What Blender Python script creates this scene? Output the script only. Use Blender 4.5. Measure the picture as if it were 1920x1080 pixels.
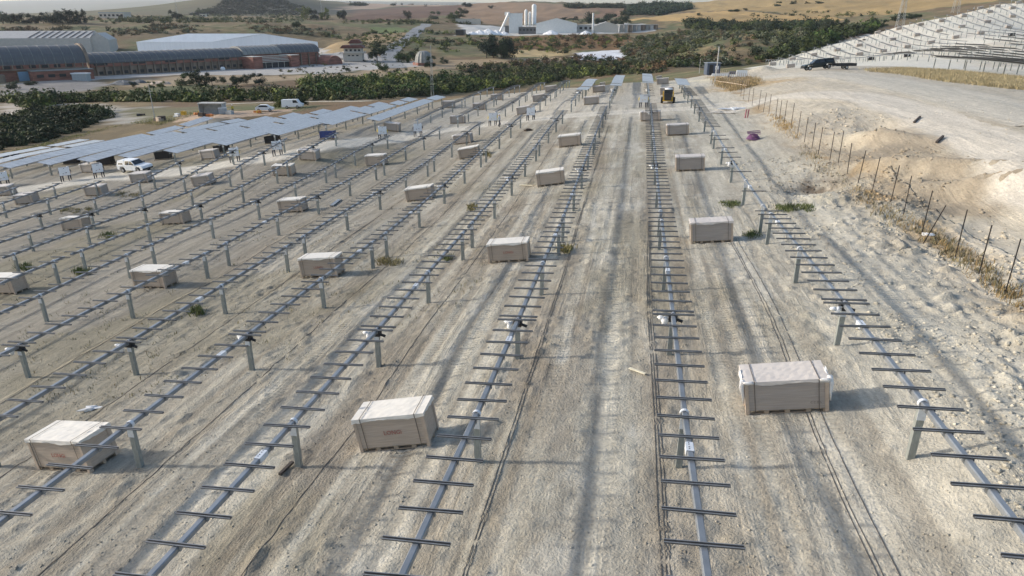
import bpy, math, random
import numpy as np
from mathutils import Vector, Matrix
R=math.radians
random.seed(7); rng=np.random.default_rng(7)
for o in list(bpy.data.objects): bpy.data.objects.remove(o)
scene=bpy.context.scene; COL=scene.collection

# ---------------------------------------------------------------- camera, world, sun, exposure
F_PX=1274.3; PITCH=R(21.57); YAW=R(10.10)
cd=bpy.data.cameras.new('camera'); cam=bpy.data.objects.new('camera',cd); COL.objects.link(cam)
cam.location=(0,0,0); cam.rotation_euler=(R(90)-PITCH,0,YAW)
cd.sensor_width=36; cd.lens=F_PX*36/1920; cd.clip_start=.1; cd.clip_end=30000
scene.camera=cam
SUN_EL=R(21.5)
world=bpy.data.worlds.new("World"); scene.world=world; world.use_nodes=True
wn=world.node_tree; wn.nodes.clear()
sky=wn.nodes.new('ShaderNodeTexSky'); sky.sky_type='NISHITA'; sky.sun_disc=False
sky.sun_elevation=SUN_EL; sky.sun_rotation=R(-90); sky.air_density=1.0; sky.dust_density=1.9; sky.ozone_density=1.3
bg=wn.nodes.new('ShaderNodeBackground'); bg.inputs[1].default_value=0.15
wo=wn.nodes.new('ShaderNodeOutputWorld')
wn.links.new(sky.outputs[0],bg.inputs[0]); wn.links.new(bg.outputs[0],wo.inputs[0])
sl=bpy.data.lights.new('sun','SUN'); sun=bpy.data.objects.new('sun',sl); COL.objects.link(sun)
sl.energy=2.55; sl.angle=R(2.6); sl.color=(1,.94,.85)
# light travels towards +X and down
d=Vector((math.cos(SUN_EL),0.0,-math.sin(SUN_EL))); sun.rotation_euler=d.to_track_quat('-Z','Y').to_euler()
scene.view_settings.view_transform='Standard'; scene.view_settings.look='None'
scene.view_settings.exposure=0.68; scene.view_settings.gamma=1
scene.render.engine='CYCLES'

# ---------------------------------------------------------------- pixel rays of the survey (used once, to find where things stand)
cP,sP,cY,sY=math.cos(PITCH),math.sin(PITCH),math.cos(YAW),math.sin(YAW)
def ray(px,py):
    u=(np.asarray(px,float)-960)/F_PX; v=(np.asarray(py,float)-540)/F_PX
    fw=cP-v*sP; up=-sP-v*cP
    return np.stack([u*cY-fw*sY,u*sY+fw*cY,up],-1)

# ---------------------------------------------------------------- noise
def _h(i,j,s):
    n=(i*374761393+j*668265263+s*974634777)&0xffffffff
    n=((n^(n>>13))*1274126177)&0xffffffff
    return ((n^(n>>16))&0xffff)/65535.0
def vn(x,y,s=0):
    x=np.asarray(x,float);y=np.asarray(y,float)
    i=np.floor(x).astype(np.int64);j=np.floor(y).astype(np.int64);a=x-i;b=y-j
    a=a*a*(3-2*a);b=b*b*(3-2*b)
    return (_h(i,j,s)*(1-a)+_h(i+1,j,s)*a)*(1-b)+(_h(i,j+1,s)*(1-a)+_h(i+1,j+1,s)*a)*b
def fbm(x,y,s=0,o=4,g=.5):
    t=0;a=1;n=0
    for k in range(o):
        t=t+a*vn(x,y,s+k*17);n+=a;a*=g;x=x*2.03+7.1;y=y*2.03+3.7
    return t/n
def sstep(a,b,x): 
    t=np.clip((x-a)/(b-a),0,1); return t*t*(3-2*t)

# ---------------------------------------------------------------- terrain from survey points
PITCHX=5.51
RX={k:7.24-PITCHX*i for i,k in enumerate('CABDEFGHIJKLMN')}
TR={
'C':[(1900,970),(1785,820),(1700,720),(1560,540),(1503,470),(1430,385),(1372,300),(1345,255),(1327,225),(1305,190)],
'B':[(784,1029),(855,868),(904,755),(952,646),(988,561),(1020,488),(1047,430)],
'D':[(319,1046),(418,936),(531,811),(650,693),(724,598),(793,521),(853,455),(900,400),(960,330),(1000,280),(1030,240),(1057,207),(1080,179),(1098,165),(1115,150)],
'E':[(43,949),(202,828),(324,736),(445,643),(545,567),(640,495),(720,440),(800,376),(850,330),(900,285),(940,250),(978,216),(1012,191),(1030,174),(1051,159),(1067,151)],
'F':[(137,707),(280,618),(360,570),(445,518),(516,476),(585,433),(633,403),(700,365),(760,330),(820,290),(862,258),(903,228),(932,208),(957,194),(986,175),(1022,156)],
'G':[(35,650),(104,615),(167,584),(245,543),(313,509),(380,479),(430,453),(480,423),(523,402),(567,381),(640,345),(700,312),(760,275),(800,255),(827,237),(879,209),(922,186),(945,173)],
'H':[(10,586),(68,558),(123,533),(195,501),(247,473),(308,449),(383,415),(447,392),(503,367),(580,330),(640,300),(700,268),(750,246)],
'I':[(17,528),(88,495),(133,477),(220,446),(300,412),(360,390),(403,373)],
'J':[(0,485),(57,467),(133,437),(173,422),(253,397),(333,370)],
'K':[(0,454),(50,438),(103,423),(147,407),(197,392),(275,367)],
'L':[(0,425),(67,403),(140,385),(182,373)],
'M':[(0,400),(60,383),(133,360)],'N':[(0,383),(43,370)]}
TUBE_H=1.55
CP=[]
for k,v in TR.items():
    for p in v:
        q=ray(*p); q=q*RX[k]/q[0]; CP.append((q[0],q[1],q[2]-TUBE_H))
def P(px,py,dp): q=ray(px,py)*dp; CP.append(tuple(q))
def W(x,y,z): CP.append((x,y,z))
def PZ(px,py,z): q=ray(px,py); CP.append(tuple(q*z/q[2]))
for y in (8,27,40,52,65,78,92,106): W(14.6,y,-9.35 if y<20 else -9.75-.006*y+.1)
for y,z in ((41,-12.2),(50,-12.15),(60,-12.1),(70,-12.0),(80,-11.95),(92,-11.9),(105,-11.95),(120,-12.1),(140,-12.35)): W(-3.78,y,z)
for y,z in ((112,-11.9),(130,-12.1),(150,-12.3),(156,-12.6),(168,-15),(195,-21)): W(1.7,y,z)
for y,z in ((110,-11.2),(130,-11.1),(150,-11.6),(156,-12),(175,-16)): W(9,y,z)
for y,z in ((150,-12.9),(158,-13.4),(172,-16)): W(-6,y,z)
for x in (-15,-30,-45): W(x,172,-17.5+.02*x); W(x,195,-23+.02*x)
for x,z in ((-38,-14.9),(-50,-16.6),(-64,-18.2),(-78,-19.4),(-92,-20.6)):
    for y in (80,95,110,125): W(x,y,z-.012*(y-95)+.01*0)
# right of the fence
for p in ((1900,480,-9.4),(1910,600,-9.5),(1850,900,-9.6),(1700,330,-9.3),(1800,380,-9.6),(1900,420,-9.6),(1650,280,-9.0),(1720,250,-8.2),(1850,300,-8.1),(1910,340,-8.3),
          (1500,230,-9.2),(1500,180,-8.8),(1450,160,-9.4),(1400,150,-10.2),(1340,138,-10.9),(1540,132,-8.1),(1580,150,-8.1),(1700,190,-7.6),(1900,260,-7.3),(1650,135,-7.9),(1750,152,-7.4),(1900,180,-6.9),(1470,138,-9.2)): PZ(*p)
# white hillside
for p in ((1400,128,225),(1450,122,250),(1500,118,262),(1500,101,300),(1560,110,265),(1560,84,300),(1600,120,225),(1620,100,265),(1650,62,305),(1700,46,310),(1700,70,285),(1700,95,255),
          (1700,110,205),(1760,85,255),(1760,34,314),(1800,50,285),(1800,100,215),(1800,118,165),(1850,14,318),(1850,70,255),(1900,3,322),(1900,30,295),(1900,70,245),(1900,105,185),(1857,131,135),(1900,133,130),(1990,-15,330),(2000,60,270)): P(*p)
for px,py,dp in ((1450,135,330),(1560,112,380),(1650,88,380),(1760,62,390),(1880,35,400),(1990,20,420)): P(px,py,dp)
# valley floor, gully
for p in ((250,197,-23.2),(60,210,-24.2),(0,240,-24),(400,195,-22.5),(560,190,-21.5),(690,187,-22),(0,270,-22.5),(400,222,-18.5)): PZ(*p)
for p in ((100,172,-27.5),(300,172,-28),(450,168,-28),(600,165,-28.5),(750,165,-29),(850,160,-29.5),(950,148,-30),(1050,140,-30),(1150,132,-30),(1250,132,-28),(1330,128,-24)): PZ(*p)
for p in ((0,152,-27),(100,149,-27),(200,146,-27),(330,142,-27),(450,140,-27),(600,138,-27),(700,128,-27),(780,125,-27),(730,110,-26.5),(640,112,-26.5),(560,108,-26.5),(860,125,-27.5),(935,110,-26.5),(1030,104,-26),(1120,98,-24),(1200,100,-24)): PZ(*p)
for p in ((0,104,-26),(150,104,-26),(300,104,-26),(450,104,-26),(600,98,-26)): PZ(*p)
for p in ((0,70,560),(100,62,600),(200,58,620),(300,52,640),(430,55,640),(560,60,640),(640,80,540),(690,66,640),(760,70,640),(830,75,620),(900,75,640),(1000,72,660),(1100,70,680),(1200,68,680),(1300,72,560),(1400,66,520),(1300,95,430),(1400,90,400),(1300,112,360),
          (900,63,745),(1000,61.5,750),(1100,60,755),(1200,57,760),(960,54,860),(1100,52,870),(1300,50,760),(1450,62,640),(1560,60,560),(1500,85,420)): P(*p)
for p in ((0,42,760),(150,38,800),(300,36,850),(430,40,850),(560,42,850),(700,44,900),(800,40,900),(860,40,950),(1000,42,1000),(1150,40,1000),(1300,36,850),(1450,45,800),(1560,45,720),(1650,45,560),
          (700,28,1300),(860,25,1300),(960,22,1300),(1060,24,1300),(1180,36,1150),(1250,30,1200),(1300,26,1000),(1400,22,1000),(1500,25,950),(1600,25,850),(1700,15,800),(1850,0,760),(2000,-15,760),
          (300,30,1200),(0,33,1200),(160,31,1200)): P(*p)
for p in ((640,16,1900),(760,12,2000),(870,9,1900),(960,3,1800),(1050,6,1900),(1110,14,2100),(1180,14,2100),(1240,7,2000),(1290,11,1900),(1330,3,1500),(1420,-6,1500),(1560,-15,1400),(1750,-25,1300),(1950,-35,1200),(2300,-50,1200)): P(*p)
# dark conical hill
for p in ((350,31,1500),(620,28,1500),(400,12,1750),(430,-6,1850),(470,-12,1900),(510,-6,1850),(560,14,1750)): P(*p)
for p in ((0,30,2600),(200,29,2600),(300,30,2600),(640,22,3200),(900,22,3500),(1200,22,3500)): P(*p)
# distant blue ranges
for p in ((-300,30,6000),(0,26,6000),(190,26,6000),(320,25,6000),(0,20,9000),(60,14,9500),(110,18,9500),(160,16,9500),(210,8,9500),(270,3,9500),(330,5,9500),(380,3,9500),(470,8,9500),(640,14,9500),(700,5,9500),(780,9,9500),(870,8,9500),(1100,16,9500),(1250,16,9500),(1500,20,9500),(2300,20,9500),(-400,16,9500)): P(*p)
for a in (-95,-75,-60,45,60,80,100):
    for r_,z in ((8,-10),(40,-10.5),(120,-13),(400,-22 if a<0 else -6),(1500,-15 if a<0 else 8),(9500,40)):
        if (a in(-60,45) and r_<60): continue
        x=r_*math.sin(R(a)); zz=z+ (.13*max(x,-100) if (a<0 and r_<200) else 0)
        W(x,r_*math.cos(R(a)),zz)
CP=np.array(CP)
RMIN=9.0
def pol(x,y):
    r=np.maximum(np.hypot(x,y),RMIN); a=np.clip(np.arctan2(x,np.maximum(y,-.2*np.abs(x)-2)),-1.75,1.75)
    return a*1.6,np.log(r)
ua,ur=pol(CP[:,0],CP[:,1])
def kern(d2): return np.where(d2>0,.5*d2*np.log(np.maximum(d2,1e-20)),0)
n=len(CP)
K=kern((ua[:,None]-ua)**2+(ur[:,None]-ur)**2)+np.eye(n)*2e-4
Q=np.stack([np.ones(n),ua,ur],1)
# fit z/r^0.5-like weighting: solve on depression tangent so far errors stay angular
rr=np.maximum(np.hypot(CP[:,0],CP[:,1]),RMIN)
S=np.linalg.solve(np.block([[K,Q],[Q.T,np.zeros((3,3))]]),np.concatenate([CP[:,2]/rr**.75,[0,0,0]]))
GA=np.linspace(-1.76*1.6,1.76*1.6,561); GR=np.linspace(math.log(RMIN)-.01,math.log(26000),901)
TAB=np.zeros((len(GA),len(GR)))
for i,a in enumerate(GA):
    k=kern((a-ua[:,None])**2+(GR[None,:]-ur[:,None])**2)
    TAB[i]=S[:n]@k+S[n]+S[n+1]*a+S[n+2]*GR
def H0(x,y):
    x=np.asarray(x,float);y=np.asarray(y,float)
    a,l=pol(x,y); r=np.exp(l)
    i=(a-GA[0])/(GA[1]-GA[0]); j=np.clip((l-GR[0])/(GR[1]-GR[0]),0,len(GR)-1.001)
    i0=np.clip(i.astype(int),0,len(GA)-2); j0=j.astype(int); fa=i-i0; fb=j-j0
    z=(TAB[i0,j0]*(1-fa)+TAB[i0+1,j0]*fa)*(1-fb)+(TAB[i0,j0+1]*(1-fa)+TAB[i0+1,j0+1]*fa)*fb
    return z*r**.75
def gau(x,y,cx,cy,sx,sy,rot=0):
    c,s=math.cos(rot),math.sin(rot); u=((x-cx)*c+(y-cy)*s)/sx; v=(-(x-cx)*s+(y-cy)*c)/sy
    return np.exp(-(u*u+v*v))
def hit0(px,py,f=H0,off=0):
    """where the survey ray meets the ground"""
    px=np.atleast_1d(np.asarray(px,float));py=np.atleast_1d(np.asarray(py,float))
    q=ray(px,py); t=np.geomspace(7,14000,1500)
    out=np.zeros((len(px),3))
    for k in range(0,len(px),400):
        qq=q[k:k+400]; pts=qq[:,None,:]*t[None,:,None]
        g=pts[...,2]-f(pts[...,0],pts[...,1])-off
        b=g<0; b[:,-1]=True; i=np.maximum(b.argmax(1),1); ii=np.arange(len(qq))
        g0=g[ii,i-1];g1=g[ii,i]; w=np.clip(g0/np.where(abs(g0-g1)<1e-9,1,(g0-g1)),0,1); tt=t[i-1]*(1-w)+t[i]*w
        out[k:k+400]=qq*tt[:,None]
    return out
# local landforms: banks and hollows right of the fence
LF=[]
for px,py,a,sx,sy,rt in ((1640,262,.85,4.2,1.0,-1.05),(1745,318,.85,6,.9,-.85),(1860,345,.8,5,.9,-.7),(1700,350,-.35,5,2,-.8),(1590,275,-.3,3,1.6,-1.),(1655,235,-.5,2.2,1.2,-.9),(1520,352,-.9,1.3,.9,0),(1500,330,.35,3,1.2,.3),(1560,372,.4,2.2,1.0,.2),
                        (1430,133,.9,2.5,2.5,0),(1470,215,.3,6,2,0),(1900,470,-.35,4,3,0)):
    c=hit0(px,py)[0]; LF.append((c[0],c[1],a,sx,sy,rt))
def H1(x,y):
    z=H0(x,y)
    for cx,cy,a,sx,sy,rt in LF: z=z+a*gau(x,y,cx,cy,sx,sy,rt)
    return z
def H(x,y): return float(H1(np.array([x]),np.array([y]))[0])
def at(px,py): return Vector(hit0(px,py,H1)[0])
def atz(px,py,zoff): return Vector(hit0(px,py,H1,zoff)[0])
def mpp(v): return (v.y*cY-v.x*sY)*cP/F_PX - v.z*sP/F_PX      # metres per photo pixel at a point
# ---------------------------------------------------------------- materials
def new_mat(name):
    m=bpy.data.materials.new(name); m.use_nodes=True; nt=m.node_tree; b=nt.nodes['Principled BSDF']; return m,nt,b
def N(nt,t,**k):
    n_=nt.nodes.new(t)
    for a,b in k.items(): setattr(n_,a,b)
    return n_
def L(nt,a,b): nt.links.new(a,b)
def simple(name,col,rough=.7,metal=0,var=.15,scale=6,bump=0,spec=.5,stretch=None,attr=None,obj_var=0):
    m,nt,b=new_mat(name)
    tc=N(nt,'ShaderNodeTexCoord'); no=N(nt,'ShaderNodeTexNoise'); no.inputs['Scale'].default_value=scale; no.inputs['Detail'].default_value=5
    src=tc.outputs['Object']
    if stretch:
        mp=N(nt,'ShaderNodeMapping'); mp.inputs['Scale'].default_value=stretch; L(nt,src,mp.inputs[0]); src=mp.outputs[0]
    L(nt,src,no.inputs['Vector'])
    mr=N(nt,'ShaderNodeMapRange'); mr.inputs[1].default_value=.3; mr.inputs[2].default_value=.7; mr.inputs[3].default_value=1-var; mr.inputs[4].default_value=1+var
    L(nt,no.outputs[0],mr.inputs[0])
    mx=N(nt,'ShaderNodeVectorMath',operation='SCALE')
    if attr:
        at_=N(nt,'ShaderNodeAttribute',attribute_name=attr); L(nt,at_.outputs['Color'],mx.inputs[0])
    else: mx.inputs[0].default_value=col[:3]
    L(nt,mr.outputs[0],mx.inputs['Scale']); out=mx.outputs[0]
    if obj_var:
        oi=N(nt,'ShaderNodeObjectInfo'); m2=N(nt,'ShaderNodeMapRange'); m2.inputs[3].default_value=1-obj_var; m2.inputs[4].default_value=1+obj_var
        L(nt,oi.outputs['Random'],m2.inputs[0]); mm=N(nt,'ShaderNodeVectorMath',operation='SCALE'); L(nt,out,mm.inputs[0]); L(nt,m2.outputs[0],mm.inputs['Scale']); out=mm.outputs[0]
    L(nt,out,b.inputs['Base Color'])
    b.inputs['Roughness'].default_value=rough; b.inputs['Metallic'].default_value=metal; b.inputs['Specular IOR Level'].default_value=spec
    if bump:
        bp=N(nt,'ShaderNodeBump'); bp.inputs['Strength'].default_value=bump; bp.inputs['Distance'].default_value=.02; L(nt,no.outputs[0],bp.inputs['Height']); L(nt,bp.outputs[0],b.inputs['Normal'])
    return m
M={}
M['tube']=simple('galvanised_tube',(.235,.25,.265),.42,.35,.12,3,obj_var=.08)
M['rail']=simple('galvanised_rail',(.13,.13,.13),.5,.35,.15,8,obj_var=.2)
M['railtop']=simple('rail_lip',(.26,.26,.26),.45,.4,.15,8)
M['post']=simple('galvanised_post',(.27,.285,.265),.55,.3,.18,5,stretch=(4,4,1),obj_var=.12)
M['plate']=simple('coupling_plate',(.62,.64,.66),.5,.1,.1,8)
M['bearing']=simple('bearing_ring',(.62,.63,.64),.5,.1,.1,8)
M['black']=simple('black_plastic',(.02,.02,.022),.5,0,.2,8)
M['bag']=simple('white_bag',(.78,.78,.77),.6,0,.1,6,bump=.5)
M['module']=simple('module_glass',(.40,.41,.41),.4,0,.2,2)
M['module_clean']=simple('clean_module_glass',(.06,.063,.072),.75,0,.2,2,spec=.1)
M['modframe']=simple('module_frame',(.22,.23,.25),.4,.3,.05,5)
M['modshade']=simple('shaded_module_underside',(.03,.032,.036),.6,0,.1,5)  # shade beneath the tilted modules is put into this dark colour
M['modback']=simple('module_backsheet',(.75,.76,.78),.5,0,.05,5)
M['cardboard']=simple('cardboard',(.39,.315,.245),.75,0,.14,5,stretch=(.25,1,9),bump=.25,obj_var=.17)
M['cardboard_grey']=simple('wrapped_cardboard',(.35,.305,.265),.55,0,.12,5,stretch=(.25,1,9),bump=.25,obj_var=.1)
M['pale_wrap']=simple('pale_sheet',(.68,.635,.56),.6,0,.06,4,bump=.35)
M['grey_wrap']=simple('grey_sheet',(.55,.50,.45),.6,0,.06,4,bump=.35)
M['film']=simple('stretch_film',(.72,.70,.67),.35,0,.08,6,bump=.6)
M['edge']=simple('edge_board',(.45,.355,.27),.8,0,.1,6)
M['wood']=simple('pallet_wood',(.36,.28,.2),.85,0,.2,8,stretch=(1,6,6))
M['strap']=simple('strap',(.12,.10,.085),.5,0,.1,5)
M['red_print']=simple('red_print',(.36,.13,.10),.7,0,.3,30)
M['grey_print']=simple('grey_print',(.13,.11,.1),.7,0,.2,30)
M['cable']=simple('cable',(.09,.08,.07),.8,0,.2,5)
M['rust']=simple('rusty_post',(.07,.055,.045),.8,.2,.3,10)
M['white']=simple('white_paint',(.72,.73,.73),.4,0,.05,4)
M['concrete']=simple('concrete',(.42,.41,.38),.85,0,.12,3)

# ---------------------------------------------------------------- mesh helpers
def link(name,me,parent=None,loc=None):
    o=bpy.data.objects.new(name,me); COL.objects.link(o)
    if parent is not None: o.parent=parent
    if loc is not None: o.location=loc
    return o
def tag(o,label=None,cat=None,group=None,kind=None):
    if label: o['label']=label
    if cat: o['category']=cat
    if group: o['group']=group
    if kind: o['kind']=kind
    return o
def empty(name,loc,label,cat,group=None,rot=None):
    o=bpy.data.objects.new(name,None); COL.objects.link(o); o.location=loc; o.empty_display_size=.2
    if rot is not None: o.rotation_euler=rot
    return tag(o,label,cat,group)
class MB:
    def __init__(s): s.v=[];s.f=[];s.m=[];s.mats=[]
    def mi(s,mat):
        if mat not in s.mats: s.mats.append(mat)
        return s.mats.index(mat)
    def add(s,vs,fs,mat):
        b=len(s.v); s.v+= [tuple(v) for v in vs]; k=s.mi(mat)
        for f in fs: s.f.append(tuple(b+i for i in f)); s.m.append(k)
        return s
    def box(s,x0,x1,y0,y1,z0,z1,mat,bv=0,T=None):
        vs=[(x,y,z) for z in (z0,z1) for y in (y0,y1) for x in (x0,x1)]
        fs=[(0,2,3,1),(4,5,7,6),(0,1,5,4),(2,6,7,3),(0,4,6,2),(1,3,7,5)]
        if T is not None: vs=[tuple(T@Vector(v)) for v in vs]
        return s.add(vs,fs,mat)
    def prism(s,poly,a,b,mat,axis='y',T=None,cap=True):
        n_=len(poly)
        def mk(p,t):
            return {'y':(p[0],t,p[1]),'x':(t,p[0],p[1]),'z':(p[0],p[1],t)}[axis]
        vs=[mk(p,a) for p in poly]+[mk(p,b) for p in poly]
        if T is not None: vs=[tuple(T@Vector(v)) for v in vs]
        fs=[(i,(i+1)%n_,n_+(i+1)%n_,n_+i) for i in range(n_)]
        if cap: fs+=[tuple(range(n_))[::-1],tuple(range(n_,2*n_))]
        return s.add(vs,fs,mat)
    def tube(s,pts,r,mat,k=8,cap=True,square=False):
        pts=[Vector(p) for p in pts]; rs=r if isinstance(r,(list,tuple)) else [r]*len(pts)
        vs=[];fs=[]
        for i,p in enumerate(pts):
            t=(pts[min(i+1,len(pts)-1)]-pts[max(i-1,0)]).normalized()
            a=Vector((0,0,1)) if abs(t.z)<.9 else Vector((1,0,0))
            u=t.cross(a).normalized(); w=u.cross(t).normalized()
            for j in range(k):
                an=2*math.pi*(j+.5)/k
                if square:
                    q=rs[i]; c=[(1,.72),(.72,1),(-.72,1),(-1,.72),(-1,-.72),(-.72,-1),(.72,-1),(1,-.72)][j]; vs.append(p+u*c[0]*q+w*c[1]*q)
                else: vs.append(p+(u*math.cos(an)+w*math.sin(an))*rs[i])
        for i in range(len(pts)-1):
            for j in range(k): fs.append((i*k+j,i*k+(j+1)%k,(i+1)*k+(j+1)%k,(i+1)*k+j))
        if cap: fs.append(tuple(range(k))[::-1]); fs.append(tuple((len(pts)-1)*k+j for j in range(k)))
        return s.add(vs,fs,mat)
    def blob(s,c,r,mat,seed=0,amp=.2,nu=8,nv=6):
        vs=[];fs=[];rr_=random.Random(seed)
        r=r if isinstance(r,(tuple,list)) else (r,r,r)
        for i in range(nv+1):
            th=math.pi*i/nv
            for j in range(nu):
                ph=2*math.pi*j/nu; q=1+rr_.uniform(-amp,amp) if 0<i<nv else 1
                vs.append((c[0]+r[0]*q*math.sin(th)*math.cos(ph),c[1]+r[1]*q*math.sin(th)*math.sin(ph),c[2]+r[2]*q*math.cos(th)))
        for i in range(nv):
            for j in range(nu): fs.append((i*nu+j,(i+1)*nu+j,(i+1)*nu+(j+1)%nu,i*nu+(j+1)%nu))
        return s.add(vs,fs,mat)
    def mesh(s,name,smooth=False):
        me=bpy.data.meshes.new(name); me.from_pydata(s.v,[],s.f)
        for m_ in s.mats: me.materials.append(m_)
        me.polygons.foreach_set('material_index',s.m)
        if smooth: me.polygons.foreach_set('use_smooth',[True]*len(s.f))
        me.update(); return me
    def build(s,name,parent=None,loc=None,smooth=False):
        return link(name,s.mesh(name,smooth),parent,loc)
def np_mesh(name,V,Fq,mats,cols=None,attrs=None,smooth=True,mi=None):
    me=bpy.data.meshes.new(name); me.vertices.add(len(V)); me.vertices.foreach_set('co',np.asarray(V,np.float32).ravel())
    nf,k=Fq.shape; me.loops.add(nf*k); me.loops.foreach_set('vertex_index',Fq.ravel().astype(np.int32))
    me.polygons.add(nf); me.polygons.foreach_set('loop_start',(np.arange(nf)*k).astype(np.int32)); me.polygons.foreach_set('loop_total',np.full(nf,k,np.int32))
    if mi is not None: me.polygons.foreach_set('material_index',mi.astype(np.int32))
    if smooth: me.polygons.foreach_set('use_smooth',np.ones(nf,bool))
    for m_ in mats: me.materials.append(m_)
    if cols is not None:
        a=me.attributes.new('Col','FLOAT_COLOR','POINT'); c=np.ones((len(V),4),np.float32); c[:,:3]=cols; a.data.foreach_set('color',c.ravel())
    for nm,ar in (attrs or {}).items():
        a=me.attributes.new(nm,'FLOAT','POINT'); a.data.foreach_set('value',ar.astype(np.float32))
    me.update(calc_edges=True); me.validate(); return me

# ---------------------------------------------------------------- ground colours and relief
def poly_world(pts): return hit0([p[0] for p in pts],[p[1] for p in pts],H1)[:,:2]
def pip(x,y,poly):
    ins=np.zeros(x.shape,bool); n_=len(poly); j=n_-1
    for i in range(n_):
        xi,yi=poly[i];xj,yj=poly[j]
        c=((yi>y)!=(yj>y))&(x<(xj-xi)*(y-yi)/((yj-yi) if yj!=yi else 1e-9)+xi); ins^=c; j=i
    return ins
ZONES=[ # pixel outline, colour, edge wobble m
 ([(0,118),(0,151),(170,150),(330,141),(450,141),(600,139),(690,130),(790,129),(795,115),(700,103),(640,98),(600,88),(400,104)],(.40,.375,.34),3),
 ([(230,150),(330,142),(600,141),(700,131),(860,118),(860,128),(700,146),(560,150),(400,158),(230,162)],(.33,.25,.16),4),
 ([(0,158),(0,180),(100,178),(170,165),(220,155),(120,150)],(.27,.245,.22),3),
 ([(610,96),(640,78),(700,62),(790,60),(745,80),(700,92),(640,98)],(.36,.26,.14),8),
 ([(695,52),(770,50),(765,61),(700,64)],(.15,.18,.07),8),
 ([(642,38),(650,20),(790,11),(865,11),(862,26),(760,36)],(.14,.088,.062),20),
 ([(645,19),(760,11),(865,10),(760,9),(650,12)],(.35,.26,.19),20),
 ([(865,30),(868,9),(960,4),(1060,8),(1110,16),(1120,34),(1000,42),(900,44)],(.26,.175,.11),20),
 ([(1110,15),(1180,15),(1160,34),(1115,34)],(.22,.135,.085),15),
 ([(860,66),(1115,64),(1230,57),(1225,47),(1150,42),(860,46)],(.50,.48,.44),5),
 ([(940,67),(1190,64),(1170,92),(1080,95),(960,92)],(.19,.115,.055),10),
 ([(955,93),(1075,92),(1090,98),(1040,104),(950,107)],(.44,.33,.17),4),
 ([(840,112),(960,110),(1050,104),(1060,112),(960,120),(850,128)],(.34,.25,.15),5),
 ([(1078,97),(1165,93),(1182,103),(1140,112),(1080,111)],(.62,.62,.63),3),
 ([(1170,115),(1250,118),(1250,136),(1150,130)],(.18,.10,.06),6),
 ([(1178,39),(1290,24),(1400,22),(1570,30),(1570,40),(1440,47),(1280,41)],(.40,.27,.12),12),
 ([(1285,20),(1330,2),(1450,-6),(1900,-30),(1900,-5),(1700,26),(1570,30),(1400,20)],(.33,.235,.11),15),
 ([(1380,66),(1490,60),(1485,74),(1400,76)],(.30,.19,.09),6),
 ([(130,200),(190,195),(240,203),(330,200),(330,215),(240,235),(190,232),(205,215),(150,205)],(.34,.31,.26),3),
 ([(250,205),(380,200),(400,215),(360,222),(260,225)],(.17,.155,.09),3),
 ([(330,218),(400,212),(520,205),(560,203),(560,208),(400,222),(330,228)],(.42,.31,.22),2),
 ([(0,195),(60,190),(60,212),(0,232)],(.42,.37,.31),2),
]
ZW=[(poly_world(p),c,w) for p,c,w in ZONES]
HILLP=poly_world([(1392,131),(1440,120),(1480,107),(1560,83),(1630,62),(1700,47),(1800,26),(1880,8)])
HILLP=np.vstack([HILLP,[[230,330],[260,60],[120,60],[62,118],[52,160],[42,195]]])
def lerp(a,b,t): 
    t=np.asarray(t)[...,None]; return a*(1-t)+np.asarray(b,float)*t
def site_w(x,y):
    back=157+6*(vn(x*.05,y*0,3)-.5)+np.interp(x,[-100,-82,-55,-40,-33],[-38,-31,-26,-21,0])+np.where(x>20,(x-20)*.2,0)
    left=-97+4*(vn(x*0,y*.05,4)-.5)
    w=1-sstep(back-3,back+3,y)
    return w*sstep(left-3,left+3,x)
LANE=PITCHX
def lane_u(x,y):
    w=.35*(fbm(x*.02,y*.03,11,3)-.5)+.12*(vn(x*.3,y*.12,12)-.5)
    return (x-7.24+w*2)/LANE
def tracks(x,y):
    """rut depth (m), pale compaction 0..1, tread 0..1"""
    u=lane_u(x,y); k=np.floor(u); f=(u-k)*LANE   # metres from the row on the left of this lane
    dep=np.zeros_like(x); pale=np.zeros_like(x); tr=np.zeros_like(x)
    for c,wd,s in ((1.55,.26,21),(3.35,.26,22),(2.2,.2,23),(4.1,.22,24),(2.85,.2,27)):
        off=c+.5*(fbm(k*3.1+s,y*.022+k,s,2)-.5)*2+.05*(vn(y*.6,k,s+4)-.5)
        st=sstep(.25,.6,vn(k*1.7+s,y*.018+s,s+9)) if s!=21 else .55+.45*vn(k,y*.03,5)
        g=np.exp(-((f-off)/wd)**4)*st
        ed=(np.exp(-((f-off-wd*1.35)/.09)**2)+np.exp(-((f-off+wd*1.35)/.09)**2))*st
        dep+= -.022*g+.012*ed; pale=np.maximum(pale,g*.8); tr=np.maximum(tr,g*st)
    mid=sstep(.7,1.6,f)*(1-sstep(4.3,5.1,f))
    pale=np.maximum(pale,mid*(.25+.5*fbm(x*.5,y*.06,31,3)))
    return dep,pale,tr,f
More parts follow.
